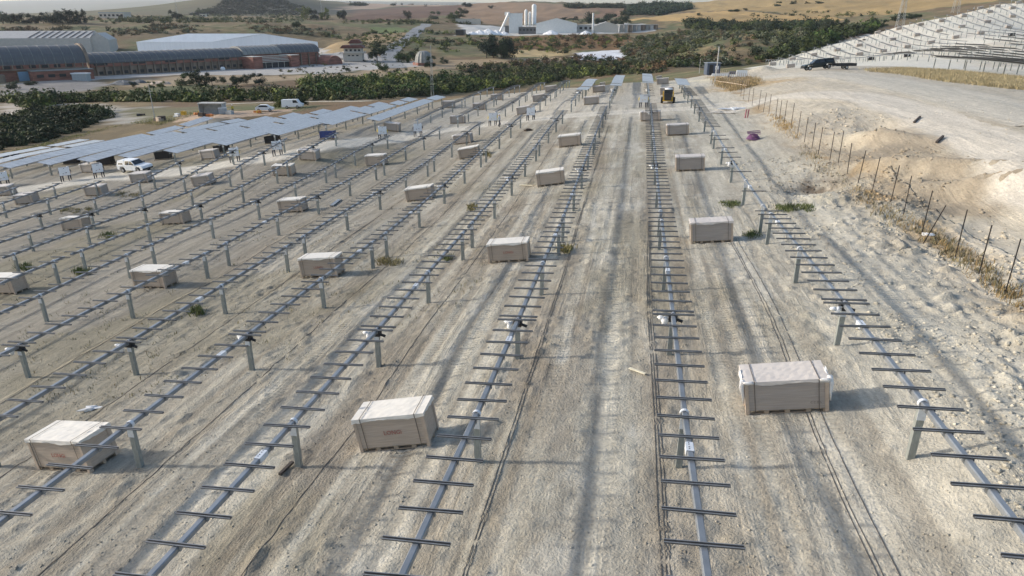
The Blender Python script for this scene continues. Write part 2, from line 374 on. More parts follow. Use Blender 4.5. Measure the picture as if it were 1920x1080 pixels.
def colour(x,y,fine=True):
    n1=fbm(x*.02,y*.02,41,4); n2=fbm(x*.15,y*.15,42,4)
    c=np.empty(x.shape+(3,)); c[:]=(.17,.13,.075)
    c=lerp(c,(.12,.125,.06),sstep(.45,.62,n1)); c=lerp(c,(.27,.20,.11),sstep(.52,.7,n2)*.7); c=lerp(c,(.16,.10,.06),sstep(.55,.68,fbm(x*.05,y*.05,43,3))*.6)
    r=np.hypot(x,y)
    c=lerp(c,(.12,.12,.075),sstep(1500,2200,r)*.7)
    c=lerp(c,(.05,.055,.045),np.exp(-(((x+790)/330)**2+((y-1720)/300)**2)**2)*.9)
    for poly,cc,w in ZW:
        x0,y0=poly.min(0)-w*2;x1,y1=poly.max(0)+w*2
        m=(x>x0)&(x<x1)&(y>y0)&(y<y1)
        if not m.any(): continue
        xx=x[m]+w*2*(fbm(x[m]/w/2,y[m]/w/2,51,3)-.5)*1.6; yy=y[m]+w*2*(fbm(x[m]/w/2,y[m]/w/2,52,3)-.5)*1.6
        t=pip(xx,yy,poly)*1.0
        base=np.array(cc)*(.82+.36*fbm(x[m]/w*.35,y[m]/w*.35,53,4))[:,None]
        c[m]=c[m]*(1-t[:,None])+base*t[:,None]
    # ground right of the fence
    sw=site_w(x,y)
    # building site
    dep,pale,tr,f=tracks(x,y)
    s=np.empty(x.shape+(3,)); s[:]=(.36,.33,.265)
    s=lerp(s,(.26,.23,.185),sstep(.40,.64,fbm(x*.35,y*.13,61,4))*.85)
    s=lerp(s,(.47,.435,.355),pale*sstep(.3,.62,fbm(x*.6,y*.12,62,4)+.12)*.85)
    s=lerp(s,(.56,.53,.455),sstep(.56,.72,fbm(x*.9,y*.35,63,4))*.55*(.35+pale))
    s=lerp(s,(.23,.205,.14),sstep(.56,.75,fbm(x*.22,y*.16,64,4))*.45)
    wq=.3*(fbm(x*.05,y*.03,66,2)-.5)*4
    s=lerp(s,(.20,.17,.13),sstep(.60,.78,vn(x*3.1+wq,y*.07,67))*.5*(1-.5*pale)); s=lerp(s,(.54,.505,.42),sstep(.62,.8,vn(x*2.3+wq+9,y*.05,68))*.45)
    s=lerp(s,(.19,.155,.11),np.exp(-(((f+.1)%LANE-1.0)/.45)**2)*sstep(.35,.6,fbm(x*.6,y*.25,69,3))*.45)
    lft=sstep(-3,-34,x); s=lerp(s,(.215,.197,.165),lft*.72)
    s=lerp(s,(.20,.18,.12),lft*sstep(.5,.66,fbm(x*.09,y*.12,65,3))*.6)
    s=lerp(s,(.50,.46,.385),sstep(84,104,y+.25*(x+30)*(x<-30))*sstep(-50,-22,x)*.65)
    rt=sstep(3.5,8.5,x); s=lerp(s,(.47,.44,.365),rt*.55)
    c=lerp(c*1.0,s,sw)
    # waste ground beyond the fence and haul road area
    e=sstep(11,15.5,x+1.2*(fbm(x*.3,y*.2,71,2)-.5))*(1-sstep(163,176,y))*(y>-400)*(x<150)
    g=np.empty(x.shape+(3,)); g[:]=(.43,.38,.29)
    g=lerp(g,(.29,.24,.175),sstep(.42,.62,fbm(x*.16,y*.16,72,4))*.8)
    g=lerp(g,(.55,.49,.385),sstep(.5,.66,fbm(x*.11+4,y*.09,73,4))*.8)
    g=lerp(g,(.48,.43,.345),sstep(62,80,y+.5*x)*.7)
    g=lerp(g,(.32,.22,.11),sstep(.52,.64,fbm(x*.6,y*.3,74,3))*np.exp(-((x-14.4)/1.5)**2)*.8)
    c=lerp(c,g,e)
    for px,py,cc,rx,ry in ((1405,160,(.42,.29,.14),7,6),(1330,150,(.6,.54,.40),7,5)):
        q=PXC[(px,py)]; c=lerp(c,cc,np.exp(-((x-q[0])/rx)**2-((y-q[1])/ry)**2)*sstep(.35,.6,fbm(x*.4,y*.4,75,3)))
    # chalky hillside
    hx=x+6*(fbm(x*.06,y*.06,81,3)-.5);hy=y+6*(fbm(x*.06,y*.06,82,3)-.5)
    hm=pip(hx,hy,HILLP)*1.0
    hc=np.empty(x.shape+(3,)); hc[:]=(.64,.605,.515); hc=lerp(hc,(.58,.50,.42),sstep(.5,.7,fbm(x*.07,y*.07,83,3))*.4); hc=lerp(hc,(.54,.53,.43),sstep(-9.5,-13,H0(x,y))*.5*fbm(x*.1,y*.1,84,2))
    c=lerp(c,hc,hm)
    q=HOLE; c=lerp(c,(.10,.075,.055),np.exp(-((x-q[0])/1.5)**2-((y-q[1])/1.5)**2)*sstep(.3,.6,fbm(x*1.5,y*1.5,77,3)))
    fine_=(.86+.28*fbm(x*2.3,y*1.6,91,3))[...,None]
    return c*fine_,sw,tr
PXC={(1405,160):at(1405,160),(1330,150):at(1330,150)}
HOLE=at(1522,352)
ROADPTS={}
def road_mask(x,y): return np.zeros_like(x)
def relief(x,y,fine):
    sw=site_w(x,y); dep,pale,tr,f=tracks(x,y)
    z=dep*sw*sstep(96,80,y)
    z=z-.016*sstep(.6,.78,vn(x*3.1+.3*(fbm(x*.05,y*.03,66,2)-.5)*4,y*.07,67))*sw*fine
    # eroded bank beyond the fence: small ridges and gullies
    bk=sstep(14,18,x)*(1-sstep(60,95,y))*(y<120)*(1-road_mask(x,y)); u_=(x*.75+y*.66); v_=(x*.66-y*.75)
    z=z+bk*(.5*(np.abs(fbm(u_*.16,v_*.55,121,4)-.5)*-2+.3)+.16*(fbm(u_*.9,v_*1.6,122,3)-.5))
    rough=(1-.62*pale)*(.65+.7*fbm(x*.2,y*.2,101,2))
    clod=(fbm(x*3.4,y*1.9,102,3)-.5)*.085+ (sstep(.58,.8,vn(x*2.6,y*2.6,103)))*.07*sstep(.45,.6,fbm(x*.5,y*.5,104,2))
    med=(fbm(x*.7,y*.5,105,3)-.5)*.16
    edge=sstep(8.5,12,x)*(1-sstep(26,40,x)); # churned strip before the fence
    amp=(sw+.4*(x>10))*(y<190)
    amp=np.clip(amp,0,1)
    rd=road_mask(x,y)
    z=z+((clod*rough*(1+1.3*edge)*fine)+med*(.3+1.0*edge)*(.35+.65*rough))*amp*(1-rd*.85)
    z=z-rd*.05
    # valley floor unevenness
    far=sstep(185,240,np.hypot(x,y))*(1-np.clip(pip(x,y,HILLP)*1.0,0,1)*.85)
    r=np.hypot(x,y); s_=np.clip(r/350,.6,4)
    z=z+far*(fbm(x*.03,y*.03,111,4)-.5)*np.clip(r*.006,1,8)*np.where(pip(x,y,ZW[0][0]),.08,1)
    return z
# ---------------------------------------------------------------- roads (centre lines found on the terrain)
def pl(px): 
    w=hit0([p[0] for p in px],[p[1] for p in px],H1)[:,:2]; return w
def resample(w,step):
    w=np.asarray(w,float)
    # Catmull-Rom
    out=[]
    P_=np.vstack([2*w[0]-w[1],w,2*w[-1]-w[-2]])
    for i in range(1,len(P_)-2):
        n_=max(2,int(np.hypot(*(P_[i+1]-P_[i]))/step)); t=np.linspace(0,1,n_,endpoint=False)[:,None]
        a,b,c,d_=P_[i-1:i+3]
        out.append(.5*((2*b)+(-a+c)*t+(2*a-5*b+4*c-d_)*t*t+(-a+3*b-3*c+d_)*t**3))
    out.append(w[-1:]); return np.vstack(out)
ROADS={
 'service_road':(pl([(-60,372),(60,355),(150,340),(220,331),(330,322),(440,305),(560,285),(700,264),(800,249),(900,236),(1000,224),(1120,213),(1250,206),(1330,200),(1390,190)]),3.6,(.50,.465,.395),.5),
 'haul_road':(pl([(1345,212),(1400,196),(1460,182),(1530,177),(1610,181),(1700,203),(1800,240),(1900,290),(1960,325),(2060,390),(2200,500)]),3.6,(.52,.475,.40),.6),
 'upper_track':(pl([(1440,142),(1520,138),(1600,143),(1700,160),(1800,182),(1920,212),(2000,232)]),5.5,(.46,.425,.355),.6),
 'valley_path':(pl([(-80,262),(-20,232),(40,210),(110,196),(200,195),(290,199),(400,196),(500,192),(600,190),(700,189)]),3.0,(.50,.46,.38),1.0),
 'asphalt_road':(pl([(742,128),(733,112),(731,100),(745,85),(765,72),(780,60),(786,53),(800,47)]),6.5,(.27,.27,.265),3),
}
ROADS_W={k:(resample(v[0],3.),v[1]) for k,v in ROADS.items()}
def seg_dist(x,y,w):
    d=np.full(x.shape,1e9)
    for i in range(len(w)-1):
        a=w[i];b=w[i+1]; dx,dy=b-a; L2=dx*dx+dy*dy+1e-9
        t=np.clip(((x-a[0])*dx+(y-a[1])*dy)/L2,0,1); d=np.minimum(d,np.hypot(x-a[0]-t*dx,y-a[1]-t*dy))
    return d
def road_mask(x,y):
    m=np.zeros(x.shape)
    for k,(w,hw) in ROADS_W.items():
        x0,y0=w.min(0)-hw*2;x1,y1=w.max(0)+hw*2
        s=(x>x0)&(x<x1)&(y>y0)&(y<y1)
        if s.any(): m[s]=np.maximum(m[s],1-sstep(hw*.9,hw*1.5,seg_dist(x[s],y[s],w[::2])))
    return m

def ground_material():
    m,nt,b=new_mat('bare_ground')
    tc=N(nt,'ShaderNodeTexCoord'); a=N(nt,'ShaderNodeAttribute',attribute_name='Col')
    n1=N(nt,'ShaderNodeTexNoise'); n1.inputs['Scale'].default_value=7; n1.inputs['Detail'].default_value=8; n1.inputs['Roughness'].default_value=.65
    mp=N(nt,'ShaderNodeMapping'); mp.inputs['Scale'].default_value=(1,.6,1); L(nt,tc.outputs['Object'],mp.inputs[0]); L(nt,mp.outputs[0],n1.inputs['Vector'])
    n2=N(nt,'ShaderNodeTexNoise'); n2.inputs['Scale'].default_value=1.3; n2.inputs['Detail'].default_value=6
    mp2=N(nt,'ShaderNodeMapping'); mp2.inputs['Scale'].default_value=(2.2,.35,1); L(nt,tc.outputs['Object'],mp2.inputs[0]); L(nt,mp2.outputs[0],n2.inputs['Vector'])
    r1=N(nt,'ShaderNodeMapRange'); r1.inputs[1].default_value=.3;r1.inputs[2].default_value=.7;r1.inputs[3].default_value=.80;r1.inputs[4].default_value=1.17; L(nt,n1.outputs[0],r1.inputs[0])
    r2=N(nt,'ShaderNodeMapRange'); r2.inputs[1].default_value=.3;r2.inputs[2].default_value=.7;r2.inputs[3].default_value=.88;r2.inputs[4].default_value=1.12; L(nt,n2.outputs[0],r2.inputs[0])
    mu=N(nt,'ShaderNodeMath',operation='MULTIPLY'); L(nt,r1.outputs[0],mu.inputs[0]); L(nt,r2.outputs[0],mu.inputs[1])
    n5=N(nt,'ShaderNodeTexNoise'); n5.inputs['Scale'].default_value=1; n5.inputs['Detail'].default_value=4; n5.inputs['Roughness'].default_value=.6
    mp5=N(nt,'ShaderNodeMapping'); mp5.inputs['Scale'].default_value=(9,.35,1); L(nt,tc.outputs['Object'],mp5.inputs[0]); L(nt,mp5.outputs[0],n5.inputs['Vector'])
    r5=N(nt,'ShaderNodeMapRange'); r5.inputs[1].default_value=.38;r5.inputs[2].default_value=.62;r5.inputs[3].default_value=.80;r5.inputs[4].default_value=1.13; L(nt,n5.outputs[0],r5.inputs[0])
    r5.inputs[3].default_value=.86; r5.inputs[4].default_value=1.09; n5.inputs['Distortion'].default_value=.5
    n6=N(nt,'ShaderNodeTexNoise'); n6.inputs['Scale'].default_value=1; n6.inputs['Detail'].default_value=3
    mp6=N(nt,'ShaderNodeMapping'); mp6.inputs['Scale'].default_value=(.9,.09,1); L(nt,tc.outputs['Object'],mp6.inputs[0]); L(nt,mp6.outputs[0],n6.inputs['Vector'])
    r6=N(nt,'ShaderNodeMapRange'); r6.inputs[1].default_value=.48;r6.inputs[2].default_value=.60; L(nt,n6.outputs[0],r6.inputs[0])
    mxs=N(nt,'ShaderNodeMix'); mxs.inputs[2].default_value=1.0; L(nt,r6.outputs[0],mxs.inputs[0]); L(nt,r5.outputs[0],mxs.inputs[3]); r5=mxs
    g5=N(nt,'ShaderNodeMath',operation='MULTIPLY'); L(nt,n5.outputs[0],g5.inputs[0]); L(nt,r6.outputs[0],g5.inputs[1])
    mu5=N(nt,'ShaderNodeMath',operation='MULTIPLY'); L(nt,mu.outputs[0],mu5.inputs[0]); L(nt,r5.outputs[0],mu5.inputs[1]); mu=mu5
    sc=N(nt,'ShaderNodeVectorMath',operation='SCALE'); L(nt,a.outputs['Color'],sc.inputs[0]); L(nt,mu.outputs[0],sc.inputs['Scale']); L(nt,sc.outputs[0],b.inputs['Base Color'])
    b.inputs['Roughness'].default_value=.95; b.inputs['Specular IOR Level'].default_value=.15
    # tyre lugs pressed across the ruts
    tr=N(nt,'ShaderNodeAttribute',attribute_name='tread')
    wv=N(nt,'ShaderNodeTexWave',wave_type='BANDS',bands_direction='Y'); wv.inputs['Scale'].default_value=1.35; wv.inputs['Distortion'].default_value=1.2; wv.inputs['Detail'].default_value=2; wv.inputs['Detail Scale'].default_value=2
    L(nt,tc.outputs['Object'],wv.inputs['Vector'])
    m2=N(nt,'ShaderNodeMath',operation='MULTIPLY'); L(nt,wv.outputs['Fac'],m2.inputs[0]); L(nt,tr.outputs['Fac'],m2.inputs[1])
    m3=N(nt,'ShaderNodeMath',operation='MULTIPLY'); L(nt,m2.outputs[0],m3.inputs[0]); m3.inputs[1].default_value=.8
    n3=N(nt,'ShaderNodeTexNoise'); n3.inputs['Scale'].default_value=16; n3.inputs['Detail'].default_value=6; L(nt,tc.outputs['Object'],n3.inputs['Vector'])
    ad=N(nt,'ShaderNodeMath',operation='ADD'); L(nt,m3.outputs[0],ad.inputs[0]); L(nt,n3.outputs[0],ad.inputs[1])
    ad2=N(nt,'ShaderNodeMath',operation='ADD'); L(nt,ad.outputs[0],ad2.inputs[0]); L(nt,n1.outputs[0],ad2.inputs[1])
    bp=N(nt,'ShaderNodeBump'); bp.inputs['Strength'].default_value=.7; bp.inputs['Distance'].default_value=.07; ad3=N(nt,'ShaderNodeMath',operation='ADD'); L(nt,ad2.outputs[0],ad3.inputs[0]); L(nt,g5.outputs[0],ad3.inputs[1]); L(nt,ad3.outputs[0],bp.inputs['Height']); L(nt,bp.outputs[0],b.inputs['Normal'])
    return m
M['ground']=ground_material()
def axis(*segs):
    out=[]
    for a,b,s in segs: out.append(np.arange(a,b-1e-6,s))
    return np.concatenate(out)
def grow(a,b,s,g):
    out=[a]
    while out[-1]<b: s*=g; out.append(out[-1]+s)
    return np.array(out)
parts=[]
def sheet(X,Y,fine,hole=None,drop=None,LO=.35):
    XX,YY=np.meshgrid(X,Y); x=XX.ravel();y=YY.ravel()
    c,sw,tr=colour(x,y); z=H1(x,y)
    if drop is not None:
        # relief fades to the coarser neighbour's along the rim
        x0,x1,y0,y1=drop; e=np.minimum.reduce([x-x0,x1-x,y-y0,y1-y]); fz=LO+(1-LO)*sstep(0,2.5,e) if fine>=1 else LO+(fine-LO)*sstep(0,2.5,e)
        z=z+relief(x,y,fz)
    else: z=z+relief(x,y,fine)
    ny,nx=XX.shape; idx=np.arange(nx*ny).reshape(ny,nx)
    F_=np.stack([idx[:-1,:-1],idx[:-1,1:],idx[1:,1:],idx[1:,:-1]],-1).reshape(-1,4)
    if hole is not None:
        cx=(x[F_[:,0]]+x[F_[:,2]])/2;cy=(y[F_[:,0]]+y[F_[:,2]])/2
        F_=F_[~((cx>hole[0])&(cx<hole[1])&(cy>hole[2])&(cy<hole[3]))]
    V=np.stack([x,y,z],1)
    if drop is not None: # skirt
        rim=np.concatenate([idx[0,:],idx[1:,-1],idx[-1,-2::-1],idx[-2:0:-1,0]]); k=len(V)
        S_=V[rim].copy(); S_[:,2]-=.12; V=np.vstack([V,S_]); m_=len(rim); a=np.arange(m_)
        F_=np.vstack([F_,np.stack([rim,k+a,k+(a+1)%m_,rim[(a+1)%m_]],1)]); c=np.vstack([c,c[rim]]); tr=np.concatenate([tr*site_w(x,y),tr[rim]*0])
    else: tr=tr*sw
    parts.append((V,F_,c,tr))
NEAR=(-25.2,16.8,7.35,48.3); MID=(-109.2,70.,-7.,175.)
sheet(np.arange(NEAR[0],NEAR[1]+.01,.105),np.arange(NEAR[2],NEAR[3]+.01,.105),1,drop=NEAR)
sheet(np.arange(MID[0],MID[1]+.01,.35),np.arange(MID[2],MID[3]+.01,.35),.35,hole=NEAR,drop=MID,LO=.2)
gx=grow(560.,12000,4,1.09); gxn=-grow(500.,12000,4,1.09)[::-1]
FX=np.concatenate([gxn[:-1],np.arange(-500,-109.3,3.5),np.arange(-109.2,70.1,2.8),np.arange(73.5,560,4),gx])
gy=grow(1150.,12500,4,1.07)
FY=np.concatenate([np.arange(-2000,-200,200),np.arange(-200,-8,16),np.arange(-7,175.1,2.8),np.arange(178,1150,3),gy])
sheet(FX,FY,.2,hole=MID)
off=0;VV=[];FF=[];CC=[];TT=[]
for V,F_,c,t in parts: VV.append(V);FF.append(F_+off);CC.append(c);TT.append(t);off+=len(V)
g=link('ground',np_mesh('ground',np.vstack(VV),np.vstack(FF),[M['ground']],np.clip(np.vstack(CC),0.01,.85),{'tread':np.concatenate(TT)}))
tag(g,'pale trampled earth of the building site running down into the dry valley',kind='structure')
del VV,FF,CC,TT,parts
def GZ(x,y,fine=1.):
    x=np.atleast_1d(np.float64(x));y=np.atleast_1d(np.float64(y)); return float((H1(x,y)+relief(x,y,fine))[0])
for k,(w0,hw,colr,step) in ROADS.items():
    w=resample(w0,step*1.2); t=np.gradient(w,axis=0); t/=np.hypot(t[:,0],t[:,1])[:,None]; nr=np.stack([-t[:,1],t[:,0]],1)
    m_=13 if hw<6 else 9; s=np.linspace(-1,1,m_); ar=np.arange(len(w))
    wob=1+.25*(fbm(ar*step*.25,ar*0,201,3)-.5)[:,None]*np.abs(s)[None,:]
    if k=='asphalt_road': wob[:]=1
    Pt=w[:,None,:]+nr[:,None,:]*(s*hw)[None,:,None]*wob[:,:,None]
    x=Pt[...,0].ravel();y=Pt[...,1].ravel(); z=H1(x,y)+.02
    S_=np.tile(s,len(w)); A_=np.repeat(ar*step,m_)
    if k!='asphalt_road':
        z=z+ .03*(fbm(x*1.2,y*1.2,202,3)-.5) -.03*np.exp(-((np.abs(S_)-.42)/.12)**2)-.16*sstep(.72,1,np.abs(S_))
    else: z=z+fbm(x*.03,y*.03,111,4)*0+relief(x,y,.2)+.25
    c=np.empty((len(x),3)); c[:]=colr; c*=(.86+.28*fbm(S_*3+7,A_*.06,203,4))[:,None]; c=lerp(c,np.array(colr)*1.12,np.exp(-((np.abs(S_)-.42)/.15)**2)*.7)
    if k!='asphalt_road':
        gc,_,_=colour(x,y); eg=sstep(.42,.80,np.abs(S_)+.35*(fbm(x*.5,y*.5,204,3)-.5)); c=lerp(c,gc,0)*(1-eg[:,None])+gc*eg[:,None]
    idx=np.arange(len(x)).reshape(len(w),m_); F_=np.stack([idx[:-1,:-1],idx[1:,:-1],idx[1:,1:],idx[:-1,1:]],-1).reshape(-1,4)
    o=link(k,np_mesh(k,np.stack([x,y,z],1),F_[:,::-1],[M['ground']],c,{'tread':np.abs(S_)*.3}))
    tag(o,kind='structure')

# ---------------------------------------------------------------- tracker rows
ORD='first second third fourth fifth sixth seventh eighth ninth tenth eleventh twelfth thirteenth fourteenth fifteenth sixteenth seventeenth eighteenth nineteenth twentieth'.split()+['twenty-'+w for w in 'first second third fourth fifth sixth seventh eighth ninth'.split()]
TILT=R(2.4)
def tz(x,y): return H(x,y)+TUBE_H
# shared meshes
def rail_mesh():
    m=MB(); h=.713
    m.box(-h,h,-.034,.034,0,.012,M['rail']); m.box(-h,h,-.034,-.022,.0125,.05,M['rail']); m.box(-h,h,.022,.034,.0125,.05,M['rail'])
    m.box(-h,h,-.052,-.0345,.040,.048,M['railtop']); m.box(-h,h,.0345,.052,.040,.048,M['railtop'])
    m.box(-.05,-.042,-.05,.05,-.16,-.002,M['tube']); m.box(.09,.098,-.045,.045,-.13,-.002,M['tube'])
    return m.mesh('module_rail')
def post_mesh():
    m=MB(); w=.085;t=.012;d=.075
    # C-section driven post, open side to +x
    m.box(-w,w,-d,-d+t,-2.3,-.16,M['post']); m.box(-w,-w+t,-d+t+.001,d,-2.3,-.16,M['post']); m.box(w-t,w,-d+t+.001,d,-2.3,-.16,M['post'])
    m.box(-w-.012,w+.012,-d-.012,-d-.001,-.42,-.13,M['plate']); 
    return m.mesh('post')
def bearing_mesh():
    m=MB(); pts=[]
    k=14; vs=[];fs=[]
    for s in (-.05,.05):
        for r_ in (.095,.122):
            for i in range(k):
                a=2*math.pi*i/k; vs.append((r_*math.cos(a),s,r_*math.sin(a)))
    for i in range(k):
        j=(i+1)%k
        fs+=[(i,j,k+j,k+i),(2*k+i,3*k+i,3*k+j,2*k+j),(k+i,k+j,3*k+j,3*k+i),(i,2*k+i,2*k+j,j)]
    m.add(vs,fs,M['bearing']); m.box(-.07,.07,-.03,.03,-.17,-.118,M['plate'])
    return m.mesh('bearing_ring')
def coupling_mesh():
    m=MB(); m.box(-.082,.082,-.2,.2,.078,.092,M['plate'])
    m.box(-.095,-.0825,-.2,.2,-.07,.075,M['plate']); m.box(.0825,.095,-.2,.2,-.07,.075,M['plate'])
    for y in (-.12,-.04,.07,.14):
        m.box(-.03,-.005,y,y+.025,.0925,.1,M['black'])
    return m.mesh('coupling')
def drive_mesh():
    m=MB(); m.box(-.15,.15,-.13,.13,-.2,.02,M['black']); m.blob((0,0,-.04),(.17,.11,.17),M['black'],3,.04,10,6)
    m.tube([(.1,-.02,-.12),(.34,-.02,-.2)],.055,M['black'],8); return m.mesh('slew_drive')
def bag_mesh(seed):
    m=MB(); m.blob((-.27,-.05,-.16),(.12,.11,.17),M['bag'],seed,.28,9,7); m.blob((-.42,-.02,-.07),(.12,.08,.07),M['bag'],seed+5,.25,8,6)
    m.tube([(-.12,0,-.03),(-.3,-.02,-.03)],.035,M['bag'],6); return m.mesh('plastic_bag',True)
RAIL=rail_mesh();POST=post_mesh();BEAR=bearing_mesh();COUP=coupling_mesh();DRIVE=drive_mesh();BAGS=[bag_mesh(i) for i in range(3)]
def tracker(X,y0,y1,label,group,rails=True,modules=False,bare=None,detail=2,sparse=0,seed=0,height=TUBE_H,modtilt=R(-3),cat='tracker frame',fm='modframe',gl='module'):
    r_=random.Random(seed)
    f=lambda y:H(X,y)+height
    yc=(y0+y1)/2; base=H(X,yc)
    root=empty('solar_tracker',(X,yc,base),label,cat,group)
    C0=Vector((X,yc,base))
    nb=max(1,round((y1-y0-1)/6.75)); 
    posts=[y0+.9+(y1-y0-1.8)*i/nb for i in range(nb+1)]
    if nb>=2: 
        mid=nb//2; posts[mid]=yc if nb%2==0 else posts[mid]
    ys=sorted(set([y0]+posts+[y1])); kn=np.array(ys); kz=np.array([f(y) for y in ys])
    if nb>=2 and len(kn)>4:  # rigid tube: soften kinks
        kz2=kz.copy(); kz2[1:-1]=.5*kz[1:-1]+.25*(kz[:-2]+kz[2:]); kz=.5*(kz+kz2)
    zf=lambda y: float(np.interp(y,kn,kz)); sf=lambda y:(zf(min(y+.5,y1))-zf(max(y-.5,y0)))/(min(y+.5,y1)-max(y-.5,y0))
    m=MB(); m.tube([Vector((X,y,zf(y)))-C0 for y in ys],.075,M['tube'],8,square=True); m.build('torque_tube',root)
    for y in posts:
        o=link('post',POST,root,Vector((X,y,zf(y)))-C0); o.rotation_euler=(r_.gauss(0,.008),r_.gauss(0,.01),0)
        if detail>=1:
            b=link('bearing_ring',BEAR,root,Vector((X,y,zf(y)))-C0); b.rotation_euler=(math.atan(sf(y)),0,0)
    mid=posts[len(posts)//2]
    if detail>=1:
        link('slew_drive',DRIVE,root,Vector((X,mid,zf(mid)))-C0)
        if rails or modules:
            b=link('plastic_bag',BAGS[seed%3],root,Vector((X,mid-.12,zf(mid)-(.02)))-C0); b.rotation_euler=(0,0,r_.uniform(-.4,.4))
    if detail>=2:
        for i in range(len(posts)-1):
            if (i+seed)%2==0:
                y=posts[i]+(posts[i+1]-posts[i])*.73; o=link('coupling',COUP,root,Vector((X,y,zf(y)))-C0); o.rotation_euler=(math.atan(sf(y)),0,0)
    sp=1.0
    if rails:
        side=[]
        y=mid-.17
        while y>y0+.1: side.append(y); y-=sp
        y=mid+.17
        while y<y1-.1: side.append(y); y+=sp
        for y in sorted(side):
            if sparse and r_.random()<sparse: continue
            o=link('module_rail',RAIL,root,Vector((X,y,zf(y)+.076))-C0)
            o.rotation_euler=(math.atan(sf(y)),TILT*-1+r_.gauss(0,.006),r_.gauss(0,.006))
            o.location.x+=r_.gauss(0,.008)
    if detail==0 and not modules:
        mm=MB(); y=y0+.3
        while y<y1-.2:
            z=zf(y)-base+.08; mm.box(-.72,.72,y-yc-.035,y-yc+.035,z,z+.05,M['rail']); y+=1.0
        o=mm.build('module_rails',root); o['kind']='stuff'
    if modules:
        a,b=modules
        vs=[];fs=[];mi=[];k=0
        y=a; hw=.99; tl=modtilt
        mm=MB()
        while y+1<b+.05:
            if abs(y+.5-mid)>.3:
                for (e0,e1,z0,z1,mt) in ((.012,.988,.12,.155,M[fm]),):
                    T=Matrix.Translation(Vector((X,y,zf(y+.5)))-C0)@Matrix.Rotation(-tl,4,'Y')@Matrix.Rotation(math.atan(sf(y+.5)),4,'X')
                    mm.box(-hw,hw,e0,e1,z0,z1,mt,T=T)
                    mm.add([T@Vector((-hw+.02,e0+.02,.158)),T@Vector((hw-.02,e0+.02,.158)),T@Vector((hw-.02,e1-.02,.158)),T@Vector((-hw+.02,e1-.02,.158))],[(0,1,2,3)],M[gl])
            y+=sp
        if mm.v:
            o=mm.build('solar_modules',root); o['kind']='stuff'
    return root
rowsX=[7.24-PITCHX*i for i in range(18)]
SEC=['nearest stretch','second stretch','third stretch','fourth stretch']
for i,X in enumerate(rowsX):
    jit=(i*37%7-3)*.0
    yend=90.3
    if X<-30: yend=float(np.interp(X,[-90,-75,-70,-65,-58,-52,-45,-38,-30],[60,62,64,68,71,74.5,77.5,81,86]))
    if i==0: yend=91.5
    secs=[(-21.5,7.6),(8.0,36.9),(37.5,66.4),(67.0,yend)]
    for j,(a,b) in enumerate(secs):
        # skip stretches the photograph cannot show
        xl=X; y_vis_min=max(9.0,-X*1.05-8) if X<0 else 9
        if b<y_vis_min or b-a<5: continue
        if j==0 and i>4: continue
        if j==0: a=1.2
        n_=ORD[i]
        far= ((a+b)/2>60 or X<-40)
        tracker(X,a,b,f'bare steel tracker frame, {SEC[j]} of the {n_} row from the right','bare tracker frames before the service road',rails=True,
                sparse=(.75 if (i==0 and j==2) else (.0 if not far else .02)),detail=2 if (a<50 and X>-30) else 1,seed=i*5+j)
# beyond the service road
for i,X in enumerate(rowsX[:17]):
    if i==0: A=[(96,112),(113,128)]
    elif i==1: A=[(100,128.5),(129,156)]
    else:
        s0=float(np.interp(X,[-92,-75,-65,-58,-52,-45,-38,-30,-20],[74,76,77,79,82,87,93,97,100.5]))
        A=[(s0,s0+28.5 if X>-33 else min(s0+28.5,131)),(s0+29,min(s0+57,155.5 if X>-33 else float(np.interp(X,[-90,-82,-74,-63,-55,-45,-36],[115,121,125,126,128,129,131]))))]
    for j,(a,b) in enumerate(A):
        if b-a<3: continue
        lab=['near','far'][j]
        ms=float(np.interp(X,[-92,-86,-70,-60,-50,-43,-38,-33,-30,-20,-10,2,9],[74.5,74.5,76.5,78,83,90,91,96,112,118,118,126,112]))
        mod=(max(a+.1,ms),b-.1) if (b>ms+2 and (X<-34 or X>-12)) else None
        rl=not mod or mod[0]>a+4
        if mod:
            tk=tracker(X,a,b,f'module tracker beyond the service road, {lab} stretch, {ORD[i]} row from the right','tracker rows beyond the service road',rails=False,modules=mod,detail=1,seed=i*7+j,modtilt=R(-9 if X<-33 else -2),cat='solar tracker')
            # bare rails before the first module
            root=tk
            y=a+.5
            while y<mod[0]-.3:
                if X>-50:
                    o=link('module_rail',RAIL,root,Vector((X,y,tz(X,y)+.076))-root.location); o.rotation_euler=(0,-TILT,0)
                y+=1.0 if X<-14 else 3.2
        else:
            tracker(X,a,b,f'bare tracker frame beyond the service road, {lab} stretch, {ORD[i]} row from the right','tracker rows beyond the service road',rails=True,detail=1,sparse=.04,seed=i*7+j)
# far-left rows of finished modules, out to the edge of the site
for i in range(17,19):
    X=7.24-PITCHX*i; a=76+(i-17)*3
    for j,(p,q) in enumerate(((a,a+24),)):
        tracker(X,p,q,f'module tracker at the far left site edge, {["near","far"][j]} stretch, {ORD[i]} row','tracker rows beyond the service road',rails=False,modules=(p+.1,q-.1),detail=0,seed=i*9+j,modtilt=R(-1.5),cat='solar tracker')

